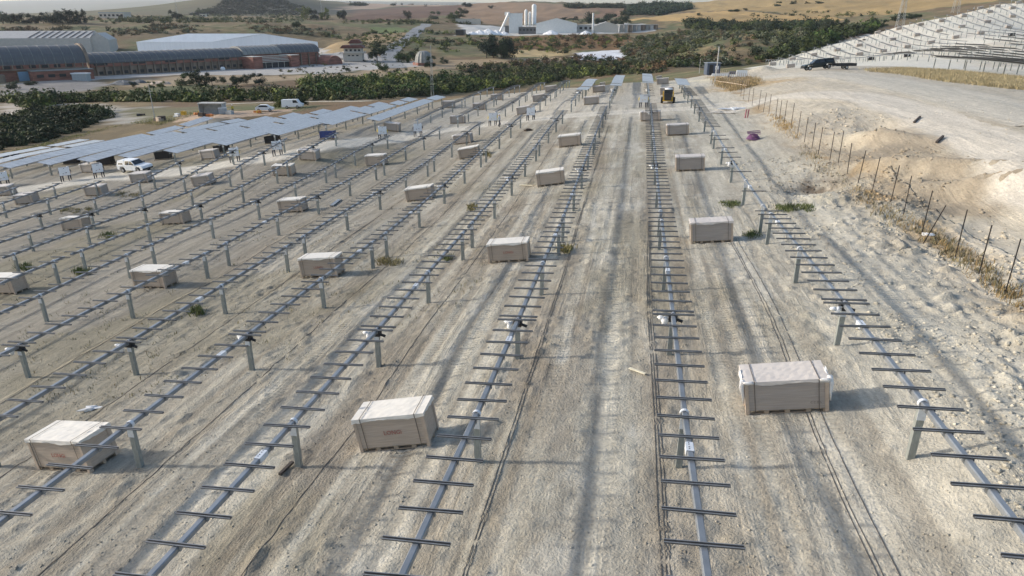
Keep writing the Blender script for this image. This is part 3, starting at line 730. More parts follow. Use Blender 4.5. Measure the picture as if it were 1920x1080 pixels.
# rows climbing the chalky hillside on the right
hr=0
for i in range(24):
    X=50+5.6*i
    ya=np.arange(220.,400.,2.); yt=float(ya[np.argmax(H1(X+ya*0,ya)/ya)])-5
    secs=[(yt-19,yt),(yt-45,yt-21.5),(yt-72,yt-48),(yt-99,yt-75),(yt-126,yt-102),(yt-153,yt-129)]
    for j,(a,b) in enumerate(secs):
        if (i+j)%5==4 and j>1: continue
        if X<60 and j>1: continue
        if X<72 and j>2: continue
        a2=Vector((X,(a+b)/2,H(X,(a+b)/2)))
        ux=(a2.x*cY+a2.y*sY); dd=(a2.y*cY-a2.x*sY)*cP-a2.z*sP
        if 960+F_PX*ux/dd>1960: continue
        mod=j>=3 and X>75
        tracker(X,a,b,f'{"module tracker" if mod else "bare tracker"} on the white hillside, {ORD[j]} from the ridge, {ORD[i]} row from left',
                'tracker frames on the white hillside',rails=False,modules=(a+.1,b-.1) if mod else False,detail=0,seed=100+i*5+j,height=1.75,modtilt=R(-14),fm='modshade')
# dark modules seen end-on behind the dry grass strip
for i,X in enumerate([58,64.5,71,77.5,84,90.5,97,103.5,110]):
    a=112+ (i*2.5); b=a+44
    tracker(X,a,b,f'dark module row behind the dry grass strip, {ORD[i]} from the left','module rows behind the dry grass',rails=False,modules=(a+.1,b-.1),detail=0,seed=300+i,height=2.0,modtilt=R(-16),fm='modshade',cat='solar tracker')
# ---------------------------------------------------------------- module crates
def text_mesh(txt,size,mat,name):
    cu=bpy.data.curves.new(name,'FONT'); cu.body=txt; cu.size=size; cu.extrude=.003; cu.align_x='CENTER'; cu.align_y='CENTER'; cu.resolution_u=2
    o=bpy.data.objects.new(name,cu); COL.objects.link(o); dg=bpy.context.evaluated_depsgraph_get(); me=bpy.data.meshes.new_from_object(o.evaluated_get(dg)); me.name=name
    bpy.data.objects.remove(o); bpy.data.curves.remove(cu); me.materials.clear(); me.materials.append(mat); return me
LW,DW,HB=2.24,1.12,1.14
def pallet_mesh():
    m=MB(); w=LW/2; 
    for y in (-.52,-.05,.42):
        m.box(-w,w,y,y+.1,0,.018,M['wood']); 
        for x in (-w,-.62,-.05,.52,w-.14): m.box(x,x+.14,y,y+.1,.0185,.1,M['wood'])
        m.box(-w,w,y,y+.1,.1005,.118,M['wood'])
    for i in range(9): m.box(-w+i*(LW-.1)/8,-w+.1+i*(LW-.1)/8,-DW/2+.02,DW/2-.02,.1185,.135,M['wood'])
    return m.mesh('pallet')
def boxbody_mesh(mat,seed):
    # slightly sagging film wrapped carton: grid faces with creases
    r_=np.random.default_rng(seed); w,d_=LW/2-.02,DW/2-.02; z0,z1=.14,HB
    V=[];F_=[]
    def face(o,u,v,nu,nv,nrm):
        b=len(V)
        for j in range(nv+1):
            for i in range(nu+1):
                a,c=i/nu,j/nv; e=min(a,1-a,c,1-c)
                dsp=0 if e<1e-6 else (.006*(r_.random()-.5)+.012*(float(fbm(np.array([a*2.+seed]),np.array([c*9.]),seed,2)[0])-.5)*2)
                V.append(tuple(o[k]+u[k]*a+v[k]*c+nrm[k]*dsp for k in range(3)))
        for j in range(nv):
            for i in range(nu): q=b+j*(nu+1)+i; F_.append((q,q+1,q+nu+2,q+nu+1))
    H_=z1-z0
    face((-w,-d_,z0),(2*w,0,0),(0,0,H_),8,14,(0,-1,0)); face((w,-d_,z0),(0,2*d_,0),(0,0,H_),5,12,(1,0,0))
    face((w,d_,z0),(-2*w,0,0),(0,0,H_),6,8,(0,1,0)); face((-w,d_,z0),(0,-2*d_,0),(0,0,H_),5,12,(-1,0,0)); face((-w,-d_,z1),(2*w,0,0),(0,2*d_,0),4,3,(0,0,1))
    m=MB(); m.add(V,F_,mat); return m.mesh('carton')
def edges_mesh(mat):
    out=[]; w,d_=LW/2+.003,DW/2+.003
    for sx in (-1,1):
        for sy in (-1,1):
            m=MB(); m.prism([(sx*w,sy*d_),(sx*(w-.10),sy*d_),(sx*(w-.10),sy*(d_-.014)),(sx*(w-.014),sy*(d_-.014)),(sx*(w-.014),sy*(d_-.14)),(sx*w,sy*(d_-.14))],.02,HB-.03,mat,'z'); out.append(m.mesh('corner_board'))
    return out
def cap_mesh(mat,seed,torn=False):
    # sheet folded over the lid with a ragged skirt
    r_=np.random.default_rng(seed); w,d_=LW/2+.022,DW/2+.022; n1,n2=18,10; V=[];F_=[];top=HB+.015
    for j in range(n2+1):
        for i in range(n1+1):
            x=-w+2*w*i/n1;y=-d_+2*d_*j/n2; e=(i in(0,n1)) or (j in (0,n2))
            V.append((x,y,top+(0 if e else .018*(r_.random()-.3)+.02*math.sin(x*3+seed)*.4)))
    for j in range(n2):
        for i in range(n1): q=j*(n1+1)+i; F_.append((q,q+1,q+n1+2,q+n1+1))
    rim=[j*0+i for i in range(n1+1)]+[(j)*(n1+1)+n1 for j in range(1,n2+1)]+[n2*(n1+1)+i for i in range(n1-1,-1,-1)]+[j*(n1+1) for j in range(n2-1,0,-1)]
    b=len(V); k=len(rim); hang=[.085+.03*math.sin(t*.5+seed)+.035*r_.random() for t in range(k)]
    for lv in (0,1):
        for t,q in enumerate(rim):
            x,y,z=V[q]; o=1+.012*(lv+1)*r_.random(); V.append((x*o,y*(1+.02*(lv+1)*r_.random()),top-hang[t]*(.5 if lv==0 else 1)))
    for t in range(k): F_.append((rim[t],b+t,b+(t+1)%k,rim[(t+1)%k])); F_.append((b+t,b+k+t,b+k+(t+1)%k,b+(t+1)%k))
    m=MB(); m.add(V,F_,mat)
    return m.mesh('top_sheet')
def strap_mesh(top=True):
    w,d_=LW/2,DW/2; out=[]
    for x in (-.86,.86):
        m=MB(); x0,x1=x-.011,x+.011
        m.prism([(-d_-.022,.1),(-d_-.022,HB-.12),(-d_-.05,HB-.1),(-d_-.05,HB+.05),(d_+.05,HB+.05),(d_+.05,HB-.1),(d_+.022,HB-.12),(d_+.022,.1),(d_+.018,.1),(d_+.018,HB-.12),(d_+.045,HB-.1),(d_+.045,HB+.045),(-d_-.045,HB+.045),(-d_-.045,HB-.1),(-d_-.018,HB-.12),(-d_-.018,.1)],x0,x1,M['strap'],'x',cap=False); out.append(m.mesh('strap'))
    return out
def bunch_mesh(seed,side):
    # loose stretch film bunched on a corner, reused to brighten sunlit ends
    m=MB(); r_=random.Random(seed); x=side*(LW/2+.03); y=-DW/2+.1
    pts=[(x,y,HB+.03),(x+side*.05,y-.02,HB-.2),(x+side*.02,y-.03,HB-.5),(x+side*.03,y,HB-.8)]
    m.tube(pts,[.09,.075,.05,.02],M['film'],7); m.blob((x,y+.45,HB-.12),(.05,.4,.16),M['film'],seed,.35,9,6); m.blob((x-side*.12,-DW/2-.02,HB-.02),(.16,.04,.06),M['film'],seed+1,.3,8,5)
    return m.mesh('film_or_lit_end',True)
PAL=pallet_mesh()
CART=[boxbody_mesh(M['cardboard'],s) for s in (1,2,3)]; CARTG=[boxbody_mesh(M['cardboard_grey'],s) for s in (4,5)]
EDG=edges_mesh(M['edge']); CAPS=[cap_mesh(M['pale_wrap'],s) for s in (1,2,3)]; CAPG=[cap_mesh(M['grey_wrap'],s) for s in (4,5)]
STR=strap_mesh(); BUN=[bunch_mesh(1,-1),bunch_mesh(2,1)]
LOGO=text_mesh('LONGi',.19,M['red_print'],'printed_name'); ICON=text_mesh('C C O L',.085,M['grey_print'],'handling_marks')
def stack_mesh():
    m=MB(); n_=26; d_=DW/2-.06
    for i in range(n_):
        y=-d_+2*d_*i/n_; m.box(-LW/2+.07,LW/2-.1,y,y+.03,.14,HB-.03-.02*(i%3),M['panel_dark'])
    return m.mesh('module_stack')
M['panel_dark']=simple('dark_module',(.012,.013,.018),.35,0,.2,3)
M['panel_blue']=simple('blue_module',(.02,.04,.16),.3,0,.2,3)
STACK=stack_mesh()
def seat(root,p,yaw=0,w=1.1,d_=.5):
    """rest a thing on the slope at p, front along world -Y turned by yaw"""
    c,s=math.cos(yaw),math.sin(yaw)
    f=lambda a,b:H(p.x+a*c-b*s,p.y+a*s+b*c)
    sx=(f(w,0)-f(-w,0))/(2*w); sy=(f(0,d_)-f(0,-d_))/(2*d_)
    X_=Vector((c,s,sx)).normalized(); Y_=Vector((-s,c,sy)).normalized(); Z_=X_.cross(Y_).normalized(); Y_=Z_.cross(X_)
    mt=Matrix((X_,Y_,Z_)).transposed().to_4x4(); mt.translation=p; root.matrix_world=mt
NC=0
def crate(px,py,yaw=0,kind='brown',label='',group='module crates standing between the tracker rows',loc=None,marks=0,lod=0):
    global NC; NC+=1
    r_=random.Random(NC*13)
    if loc is None:
        p=at(px,py); p=p+Vector((-math.sin(yaw)*.56,math.cos(yaw)*.56,0)); 
    else: p=loc
    p.z=H(p.x,p.y)+.0
    root=empty('module_crate' if kind!='open' else 'open_module_crate',p,label,'crate',group)
    seat(root,p,yaw+r_.gauss(0,.03)); root.scale=(1+r_.gauss(0,.012),1+r_.gauss(0,.02),1+r_.gauss(0,.025))
    link('pallet',PAL,root)
    if kind in('open','openblue'):
        o=link('module_stack',STACK if kind=='open' else STACKB,root); 
        if r_.random()<.5: o.scale=(1,.8,.95)
        return root
    br=kind=='brown'
    link('carton',(CART if br else CARTG)[NC%(3 if br else 2)],root)
    if lod<2: [link('corner_board',e_,root) for e_ in EDG]; [link('strap',e_,root) for e_ in STR]
    link('top_sheet',(CAPS[NC%3] if kind!='grey' else CAPG[NC%2]),root)
    if marks==1:
        o=link('printed_name',LOGO,root,(0.05,-DW/2-.010,.60)); o.rotation_euler=(R(90),0,0)
    if marks==2:
        o=link('handling_marks',ICON,root,(.78,-DW/2-.012,.36)); o.rotation_euler=(R(90),0,0)
        for b in BUN: link('film_or_lit_end',b,root)
    if marks==3: link('film_or_lit_end',BUN[0],root)  # pale film on the left end stands in for sunlight there
    return root
sb=STACK.copy(); sb.materials.clear(); sb.materials.append(M['panel_blue']); STACKB=sb
LANES=[
 ('between the first and second rows from the right',[(1476,776,0,'grey',2),(1335,456,0,'grey',0),(1294,321,0,'grey',0),(1271,254,.05,'grey',0),(1219,227,-.12,'grey',3),(1251,177,0,'grey',0),(1243,158,.02,'grey',0),(1236,148,.04,'grey',0)]),
 ('between the third and fourth rows from the right',[(742,844,.05,'brown',1),(954,492,.04,'brown',1),(1033,348,.03,'brown',0),(1069,275,.03,'brown',0),(1109,196,.03,'grey',0),(1123,173,.02,'grey',0),(1130,160,0,'grey',0)]),
 ('between the fourth and fifth rows from the right',[(121,884,-.1,'brown',1),(599,521,.0,'brown',1),(787,376,.03,'brown',0),(880,296,.02,'brown',0),(983,214,.02,'grey',0),(1011,190,0,'grey',0),(1033,172,0,'grey',0)]),
 ('between the fifth and sixth rows from the right',[(282,541,-.04,'brown',0),(546,399,0,'brown',0),(704,311,0,'brown',0),(867,270,-.15,'grey',3),(857,232,0,'grey',0),(898,206,0,'grey',0),(931,188,0,'grey',0)]),
 ('between the sixth and seventh rows from the right',[(3,553,-.04,'brown',0),(324,421,-.03,'brown',0),(530,330,0,'brown',0),(577,301,-.1,'grey',3),(733,246,0,'grey',0),(840,202,0,'grey',0)]),
 ('between the seventh and eighth rows from the right',[(136,432,-.04,'brown',0),(379,349,0,'grey',0),(613,261,.05,'openblue',0)]),
 ('among the rows beside the service road on the left',[(177,368,0,'grey',0),(262,343,0,'grey',0),(391,299,-.12,'grey',3),(166,324,-.15,'grey',3),(46,383,0,'grey',0),(5,368,0,'grey',0)]),
]
for ln,L_ in LANES:
    for k,(px,py,yw,kd,mk) in enumerate(L_):
        if kd=='openblue': lab='opened crate showing blue modules, '+ln
        else:
            lead={1:'brown crate printed with red letters',2:'grey crate with torn film on both corners',3:'grey crate with pale film for its sunlit end',0:('brown crate under a pale sheet' if kd=='brown' else 'grey wrapped crate')}[mk]
            lab=f'{lead}, {ORD[k]} {ln}' if len((lead+ln).split())<=14 else f'{lead.split(" with ")[0]}, {ORD[k]} {ln}'
        crate(px,py,yw,kd,lab,marks=mk)
for px,py,lab in ((304,300,'opened crate of black modules just behind the white pickup'),(510,269,'opened crate of black modules at the near edge of the finished panels'),
                  (414,287,'opened crate of black modules behind the grey crate with a bright end'),(131,309,'opened crate of black modules left of two crates near the panels'),
                  (196,311,'opened crate of black modules between the pickup and a grey crate'),(18,299,'leftmost opened crate of black modules at the picture edge')):
    crate(px,py,.1,'open',lab,group='opened crates of black modules')
HC=[(1686,56),(1647,63),(1675,76),(1720,68),(1727,48),(1767,41),(1762,60),(1747,82),(1702,90),(1657,98),(1612,87),(1612,104),(1793,72),(1804,52),(1808,32),(1840,64),(1852,43),(1856,24),(1871,14),(1892,53),(1899,33),(1899,17),(1910,7),(1839,17),
    (1483,127),(1449,123),(1487,113),(1527,105),(1568,112),(1571,96)]
HC.sort(key=lambda q:q[0])
for k,(px,py) in enumerate(HC):
    crate(px,py,0,'grey',f'small grey crate on the white hillside, {ORD[k] if k<len(ORD) else "last"} counted from the left',group='crates on the white hillside',lod=2)
for px,py,lab in ((1703,107,'dark opened crate low on the white hillside among tracker frames'),(1898,68,'dark opened crate on the white hillside near the right picture edge'),(1634,113,'dark opened crate at the foot of the hill behind the trailer')):
    crate(px,py,.1,'open',lab,group='opened crates on the white hillside')

# ---------------------------------------------------------------- fence
FX_=14.6
froot=empty('fence',(FX_,66,H(FX_,66)),'line of thin rusty steel fence posts running along the churned bank','fence')
pm=MB(); pm.box(-.025,.025,-.004,.004,-.5,2.2,M['rust']); pm.box(-.004,.004,.0045,.028,-.5,2.2,M['rust']); FP=pm.mesh('fence_post')
fys=[27.3,29.3,32.4,36.0,39.0,41.6,44.2,47.2,49.6,52.2,54.8,58.3,61.0,63.6,66.2,69.4,72.4,75.4,78.6,82,85.5,89,93,97,101,105]
rr_=random.Random(5); tops=[]
for y in fys:
    x=FX_+rr_.gauss(0,.1); o=link('fence_post',FP,froot,(x-FX_,y-66,H(x,y)-H(FX_,66))); o.rotation_euler=(rr_.gauss(0,.012),rr_.gauss(0,.018),rr_.uniform(-.3,.3)); tops.append((x-FX_,y-66,H(x,y)-H(FX_,66)))
o=link('fence_post',FP,froot,(FX_-FX_-.5,34.5-66,H(FX_,34.5)-H(FX_,66)-.2)); o.rotation_euler=(.1,.25,0)
m=MB()
for hz in (.5,1.0): m.tube([(a,b,c+hz) for a,b,c in tops[11:]],.003,M['rust'],3)
m.build('fence_wire',froot)
f2=at(1375,162); fr2=empty('fence',f2,'second short run of pale posts in dry weeds near the cabin','fence')
pm=MB(); pm.box(-.03,.03,-.03,.03,-.4,2.0,M['edge']); FP2=pm.mesh('fence_post')
for k in range(17):
    p=at(1345+3.6*k,150+.8*k+ (k%2)*.4); o=link('fence_post',FP2,fr2,p-f2)
m=MB(); a=at(1339,155)-f2;b=at(1400,165)-f2; m.box(0,(b-a).length,-.03,.03,.35,.42,M['edge'],T=Matrix.Translation(a)@(b-a).to_track_quat('X','Z').to_matrix().to_4x4()); m.build('rail',fr2)

# ---------------------------------------------------------------- light poles, cabin, barriers near the crest
def pole(px,py,h,r,lab):
    p=at(px,py); o=MB().tube([(0,0,-.4),(0,0,h)],[r,r*.8],M['concrete'],8).box(-r*1.4,r*1.4,-r*1.4,r*1.4,h+.001,h+.12,M['concrete']).build('pole'); o.location=p; tag(o,lab,'pole')
pole(1311,137,5.0,.11,'tall pale pole left of the dark blue cabin'); pole(1343,140,5.3,.13,'tall pale pole right of the dark blue cabin'); pole(1340,156,2.6,.09,'short pale post below the cabin')
M['cabin']=simple('blue_grey_cabin',(.07,.09,.13),.5,.2,.1,3)
p=at(1334,140); r0=empty('site_cabin',p,'small dark blue cabin between the two tall pale poles','cabin'); r0.rotation_euler=(0,0,.2)
MB().box(-1.35,1.35,-1.1,1.1,0,2.3,M['cabin']).build('cabin_wall',r0); MB().box(-1.5,1.5,-1.25,1.25,2.301,2.42,M['tube']).build('roof',r0)
MB().box(-.9,-.1,-1.14,-1.102,.1,2.0,M['black']).build('door',r0); MB().box(.3,1.0,-1.13,-1.102,1.1,1.8,M['modback']).build('window',r0)
for k,(px,w,h) in enumerate(((1350,3.4,.5),(1390,2.2,1.2),(1373,1.6,1.1))):
    p=at(px,143+k); m=MB(); m.prism([(-w/2,0),(w/2,0),(w/2-.15,h),(-w/2+.15,h)],-.2,.2,M['white' if k!=2 else 'cabin'])
    m.box(-w/2+.2,w/2-.2,-.28,-.21,.1,h*.5,M['white']); o=m.build('barrier'); o.location=p; tag(o,['long low white barrier beside the dark blue cabin','pale barrier block right of the cabin beside the earth mound','dark block among the pale barriers near the crest'][k],'barrier')

# ---------------------------------------------------------------- small site clutter
M['purple']=simple('purple_pipe',(.17,.07,.16),.45,0,.15,6)
M['pink']=simple('pink_pipe',(.34,.10,.13),.5,0,.15,6)
p=at(1412,262); r0=empty('pipe_stack',p,'stack of coiled purple plastic pipe on the bare bank','pipe stack')
rr_=random.Random(3)
for k in range(6):
    m=MB(); pts=[]; rad=.55-.05*k
    for i in range(25): a=2*math.pi*i/24; pts.append((rad*math.cos(a)*1.15,rad*math.sin(a)*.8,.06+.085*k+.03*math.sin(2*a+k)))
    m.tube(pts,.045,M['purple'],7,cap=False); m.build('pipe_coil',r0)
for k in range(4): 
    m=MB(); a=rr_.uniform(-.4,.4); m.tube([(-.6,-.2+.12*k,.56+.05*k),(.6,-.1+.12*k+a,.6+.08*k)],.03,M['purple'],7); m.build('pipe',r0)
p=at(1399,221); r0=empty('pipe_bundle',p,'two short pink pipes standing upright beside the fence','pipes')
for k in (-.12,.14): MB().tube([(k,0,-.1),(k+.05,0,.95)],.07,M['pink'],8).build('pipe',r0)
p=at(1372,206); r0=empty('sack_heap',p,'heap of white sheets and sacks near the fence end','sacks')
for k in range(7): MB().blob((rr_.uniform(-1.2,1.2),rr_.uniform(-.4,.4),.12),(rr_.uniform(.3,.6),.25,.2),M['film' if k%2 else 'plate'],k,.35,9,6).build('sack',r0,smooth=False)
m=MB(); m.blob((0,0,.1),(1.7,.4,.12),M['plate'],9,.4,12,5); m.build('sheet',r0)
def stick(a,b,w,h,mat,name,lab,cat,z=.06):
    A=at(*a);B=at(*b); L_=(B-A).length; o=MB().box(-L_/2,L_/2,-w/2,w/2,0,h,M[mat]).build(name); o.location=(A+B)/2+Vector((0,0,z)); o.rotation_euler=(B-A).to_track_quat('X','Z').to_euler(); tag(o,lab,cat)
M['lath']=simple('pale_lath',(.66,.60,.45),.8,0,.1,8)
stick((1180,693),(1210,704),.10,.03,'lath','plank','short pale plank lying beside the second tracker row','plank',.05)
stick((975,348),(1000,349),.16,.03,'lath','plank','pale board on the earth left of a brown crate','plank',.05)
stick((1713,232),(1725,221),.14,.12,'rust','beam','dark beam lying on the pale bank, upper of two','beam',.06)
stick((1755,270),(1768,258),.14,.12,'rust','beam','dark beam lying on the pale bank, lower of two','beam',.06)
stick((1580,71+40),(1581,72+40),.1,.1,'rust','stub','tiny dark stub on the white hillside','stub',.05)
stick((622,388),(637,376),.32,.10,'tube','metal_channel','grey metal channel lying beside a tracker post','channel',.05)
stick((525,893),(549,870),.09,.08,'rust','bar','dark bar leaning at the foot of a tracker post','bar',.03)
for a,b,lab in (((1592,70),(1612,78),'long dark beam stack on the white slope, left one'),((1604,69),(1620,76),'long dark beam stack on the white slope, right one')):
    stick(a,b,1.1,.5,'rust','beam_stack',lab,'beams',.05)
m=MB(); 
p=at(991,245); m.blob((0,0,.1),(.55,.3,.2),M['rust'],4,.3,9,6); o=m.build('scrap_heap'); o.location=p; tag(o,'small rusty brown heap beside the service road','heap')
p=at(170,768); o=MB().blob((0,0,.04),(.38,.16,.08),M['film'],14,.5,9,5).build('plastic_scrap'); o.location=p; o.rotation_euler=(0,0,.5); tag(o,'crumpled white plastic scrap behind the nearest left crate','plastic')
p=at(1737,443); o=MB().blob((0,0,.05),(.3,.18,.12),M['film'],15,.4,9,5).build('plastic_scrap'); o.location=p; tag(o,'white lump in the dry weeds at the fence foot','plastic')
# cables laid along the rows
def cable(X,off,y0,y1,lab,n_=2):
    m=MB()
    for k in range(n_):
        pts=[]; y=y0
        while y<y1:
            x=X+off+k*.09+.05*(float(vn(np.array([y*.35]),np.array([X+k*7.]),301)[0])-.5)+.25*(float(vn(np.array([y*.07]),np.array([X]),302)[0])-.5)
            pts.append((x,y,GZ(x,y)+.012)); y+=.3 if y<50 else 1.2
        m.tube(pts,.010,M['cable'],4,cap=False)
    o=m.build('cable'); tag(o,lab,'cable',None)
cable(7.24,-1.75,9,40,'pair of dark cables on the earth left of the rightmost tracker row',2); cable(7.24,-1.35,9,38,'dark cable nearest the rightmost tracker row',1)
cable(1.73,-.62,9,42,'twin cables on the earth under the second row from the right',3)
cable(-3.78,.62,8,85,'dark cables beside the third row from the right',2); cable(-9.29,.75,8,88,'dark cables beside the fourth row from the right',1)
cable(-14.8,.8,8,88,'dark cables beside the fifth row from the right',1); cable(-20.31,.8,14,85,'dark cables beside the sixth row from the right',1)
cable(-25.82,.9,20,80,'dark cables beside the seventh row from the right',1)
# ---------------------------------------------------------------- vehicles
M['carblack']=simple('black_car_paint',(.018,.022,.022),.25,.2,.05,2)
M['glass']=simple('car_glass',(.03,.035,.04),.08,0,.05,2)
M['tyre']=simple('tyre',(.02,.02,.02),.85,0,.1,5)
M['rim']=simple('rim',(.4,.4,.4),.35,.6,.1,5)
M['lamp']=simple('lamp_glass',(.7,.7,.68),.15,0,.05,5)
M['redlamp']=simple('red_lamp',(.4,.03,.02),.2,0,.05,5)
M['yellow']=simple('machine_yellow',(.55,.33,.03),.45,0,.12,5)
M['orange']=simple('orange_paint',(.5,.17,.04),.6,0,.15,5)
def wheel(parent,x,y,r,w=.24):
    m=MB(); m.tube([(0,-w/2,0),(0,-w/2+.03,0),(0,w/2-.03,0),(0,w/2,0)],[r*.88,r,r,r*.88],M['tyre'],18); o=m.build('wheel',parent,(x,y,r))
    MB().tube([(0,-w/2-.012,0),(0,w/2+.012,0)],r*.58,M['rim'],12).build('rim',o); return o
def loft(secs,mat,name,parent,smooth=False):
    """secs: list of (y, outline[(x,z)...]) across the car"""
    n_=len(secs[0][1]); vs=[];fs=[]
    for y,ol in secs: vs+=[(x,y,z) for x,z in ol]
    for i in range(len(secs)-1):
        for j in range(n_): fs.append((i*n_+j,i*n_+(j+1)%n_,(i+1)*n_+(j+1)%n_,(i+1)*n_+j))
    fs.append(tuple(range(n_))); fs.append(tuple((len(secs)-1)*n_+j for j in range(n_))[::-1])
    return MB().add(vs,fs,mat).build(name,parent)
def pickup(loc,yaw,paint,label,canopy=True,group=None):
    r0=empty('pickup_truck',loc,label,'pickup truck',group); r0.rotation_euler=(0,0,yaw)
    # front towards -x ; length 5.2
    body=[(-2.55,.42),(-2.62,.62),(-2.58,.86),(-2.35,.98),(-1.25,1.08),(2.55,1.10),(2.6,.75),(2.6,.5),(2.2,.42),(2.05,.72),(1.6,.86),(1.15,.72),(1.0,.40),(-1.1,.36),(-1.25,.70),(-1.62,.86),(-2.05,.72),(-2.2,.42)]
    # body has wheel arches: build as strips of convex pieces
    def ex(poly,y0,y1,mat,nm,par): return MB().prism(poly,y0,y1,mat,'y').build(nm,par)
    m=MB()
    for pg in ([(-2.55,.42),(-2.2,.42),(-2.08,.78),(-2.45,.95),(-2.6,.84),(-2.62,.6)],[(-2.08,.78),(-1.9,.9),(-1.35,.9),(-1.2,1.08),(-2.1,1.03),(-2.45,.95)],[(-1.35,.9),(-1.15,.72),(-1.05,.36),(.98,.38),(1.08,.72),(1.3,.92),(1.3,1.10),(-1.2,1.08)],[(1.3,.92),(1.85,.92),(2.12,.74),(2.6,.8),(2.58,1.1),(1.3,1.10)],[(2.2,.45),(2.6,.5),(2.6,.8),(2.12,.74)]):
        m.prism(pg,-.9,.9,paint,'y')
    m.build('body',r0)
    def cab(prof,ytop,ybot,nm,mat): 
        z0=min(p[1] for p in prof);z1=max(p[1] for p in prof); vs=[];k=len(prof)
        for s in (-1,1):
            for x,z in prof: t=(z-z0)/(z1-z0); vs.append((x,s*(ybot*(1-t)+ytop*t),z))
        fs=[(i,(i+1)%k,k+(i+1)%k,k+i) for i in range(k)]+[tuple(range(k))[::-1],tuple(range(k,2*k))]
        return MB().add(vs,fs,mat).build(nm,r0)
    cab([(-1.2,1.082),(-.45,1.70),(-.2,1.76),(.95,1.76),(1.0,1.102)],.68,.86,'cab',paint)
    if canopy: cab([(1.02,1.102),(1.06,1.74),(1.6,1.80),(2.4,1.72),(2.58,1.102)],.7,.86,'canopy',paint)
    for s in (-1,1):
        def win(q):
            vs=[]; 
            for x,z in q:
                t=(z-1.1)/.66; vs.append((x,s*(.87*(1-t)+.688*t+.004),z))
            return MB().add(vs,[(0,1,2,3)] if s<0 else [(3,2,1,0)],M['glass']).build('side_window',r0)
        win([(-.95,1.15),(-.05,1.15),(-.05,1.66),(-.42,1.62)]); win([(.05,1.15),(.85,1.15),(.80,1.66),(.05,1.66)])
        if canopy: win([(1.3,1.2),(2.3,1.2),(2.2,1.6),(1.35,1.6)])
        MB().box(-2.6,-2.42,s*.62-.18,s*.62+.18,.72,.86,M['lamp']).build('headlight',r0)
        MB().box(2.585,2.63,s*.75-.1,s*.75+.1,.7,1.0,M['redlamp']).build('tail_light',r0)
        for x in (-1.62,1.58): wheel(r0,x,s*.80,.37)
        MB().box(-1.0,-.85,s*.98-.08,s*.98+.08,1.15,1.3,M['black']).build('mirror',r0)
    MB().add([(-1.12,-.76,1.16),(-1.12,.76,1.16),(-.5,.64,1.675),(-.5,-.64,1.675)],[(0,3,2,1)],M['glass']).build('windscreen',r0).location=(-.03,0,.02)
    MB().box(-2.68,-2.56,-.85,.85,.42,.62,M['black']).build('bumper',r0)
    return r0
def align(root,dx):  # tilt along own length
    p=root.location; yaw=root.rotation_euler.z; c,s=math.cos(yaw),math.sin(yaw)
    zx=H(p.x+c*dx,p.y+s*dx)-H(p.x-c*dx,p.y-s*dx); zy=H(p.x-s*.8,p.y+c*.8)-H(p.x+s*.8,p.y-c*.8)
    root.rotation_euler=(math.atan(zy/1.6),-math.atan(zx/(2*dx)),yaw); p.z=H(p.x,p.y)+.05
p=at(1533,131); v=pickup(p,R(8),M['carblack'],'black double cab pickup towing a trailer on the upper track'); align(v,1.6)
p=at(1580,130); r0=empty('trailer',p,'dark low flatbed trailer hitched behind the black pickup','trailer'); r0.rotation_euler=(0,0,R(8))
m=MB(); m.box(-1.5,1.9,-.85,.85,.5,.62,M['black']); m.box(-1.5,1.9,-.85,-.8,.621,.95,M['black']); m.box(-1.5,1.9,.8,.85,.621,.95,M['black']); m.box(1.85,1.9,-.79,.79,.621,.95,M['black']); m.build('trailer_bed',r0)
MB().tube([(-1.5,0,.5),(-2.5,0,.45)],.05,M['black'],6).build('drawbar',r0); MB().tube([(-1.3,-.7,.63),(-1.3,-.7,1.3),(-1.3,.7,1.3),(-1.3,.7,.63)],.03,M['rust'],5).build('front_frame',r0)
for s in (-1,1): wheel(r0,.3,s*.75,.3,.18)
MB().box(-.9,1.2,-.5,.4,.625,.85,M['rust']).build('load_crate',r0); align(r0,1.0)
p=at(256,322); v=pickup(p,R(180-14),M['white'],'white double cab pickup with canopy parked beside the service road'); align(v,1.6); v.scale=(.88,.88,.88)
# small white car and van far left
def small_car(px,py,yaw,lab,van=False):
    p=at(px,py); r0=empty('van' if van else 'parked_car',p,lab,'van' if van else 'car'); r0.rotation_euler=(0,0,yaw)
    top=[(-1.9,.3),(-2.0,.75),(-1.2,.95),(-.6,1.42),(.9,1.45),(1.75,1.0),(1.9,.85),(1.9,.3)] if not van else [(-2.3,.35),(-2.4,.9),(-1.7,1.15),(-1.2,1.95),(2.3,2.0),(2.4,.35)]
    MB().prism(top,-.85,.85,M['white'],'y').build('body',r0)
    w=[(-.95,.95),(-.55,1.36),(.8,1.38),(1.35,1.0)] if not van else [(-1.55,1.2),(-1.1,1.8),(-.3,1.8),(-.3,1.2)]
    for s in (-1,1):
        MB().add([(x,s*.855,z) for x,z in w],[(0,1,2,3)],M['glass']).build('side_window',r0)
        for x in (-1.2,1.2): wheel(r0,x,s*.78,.32,.2)
    align(r0,1.2)
small_car(497,209,R(200),'small white car parked beside the finished panels'); small_car(550,203,R(190),'white van parked between two trees behind the panels',True)
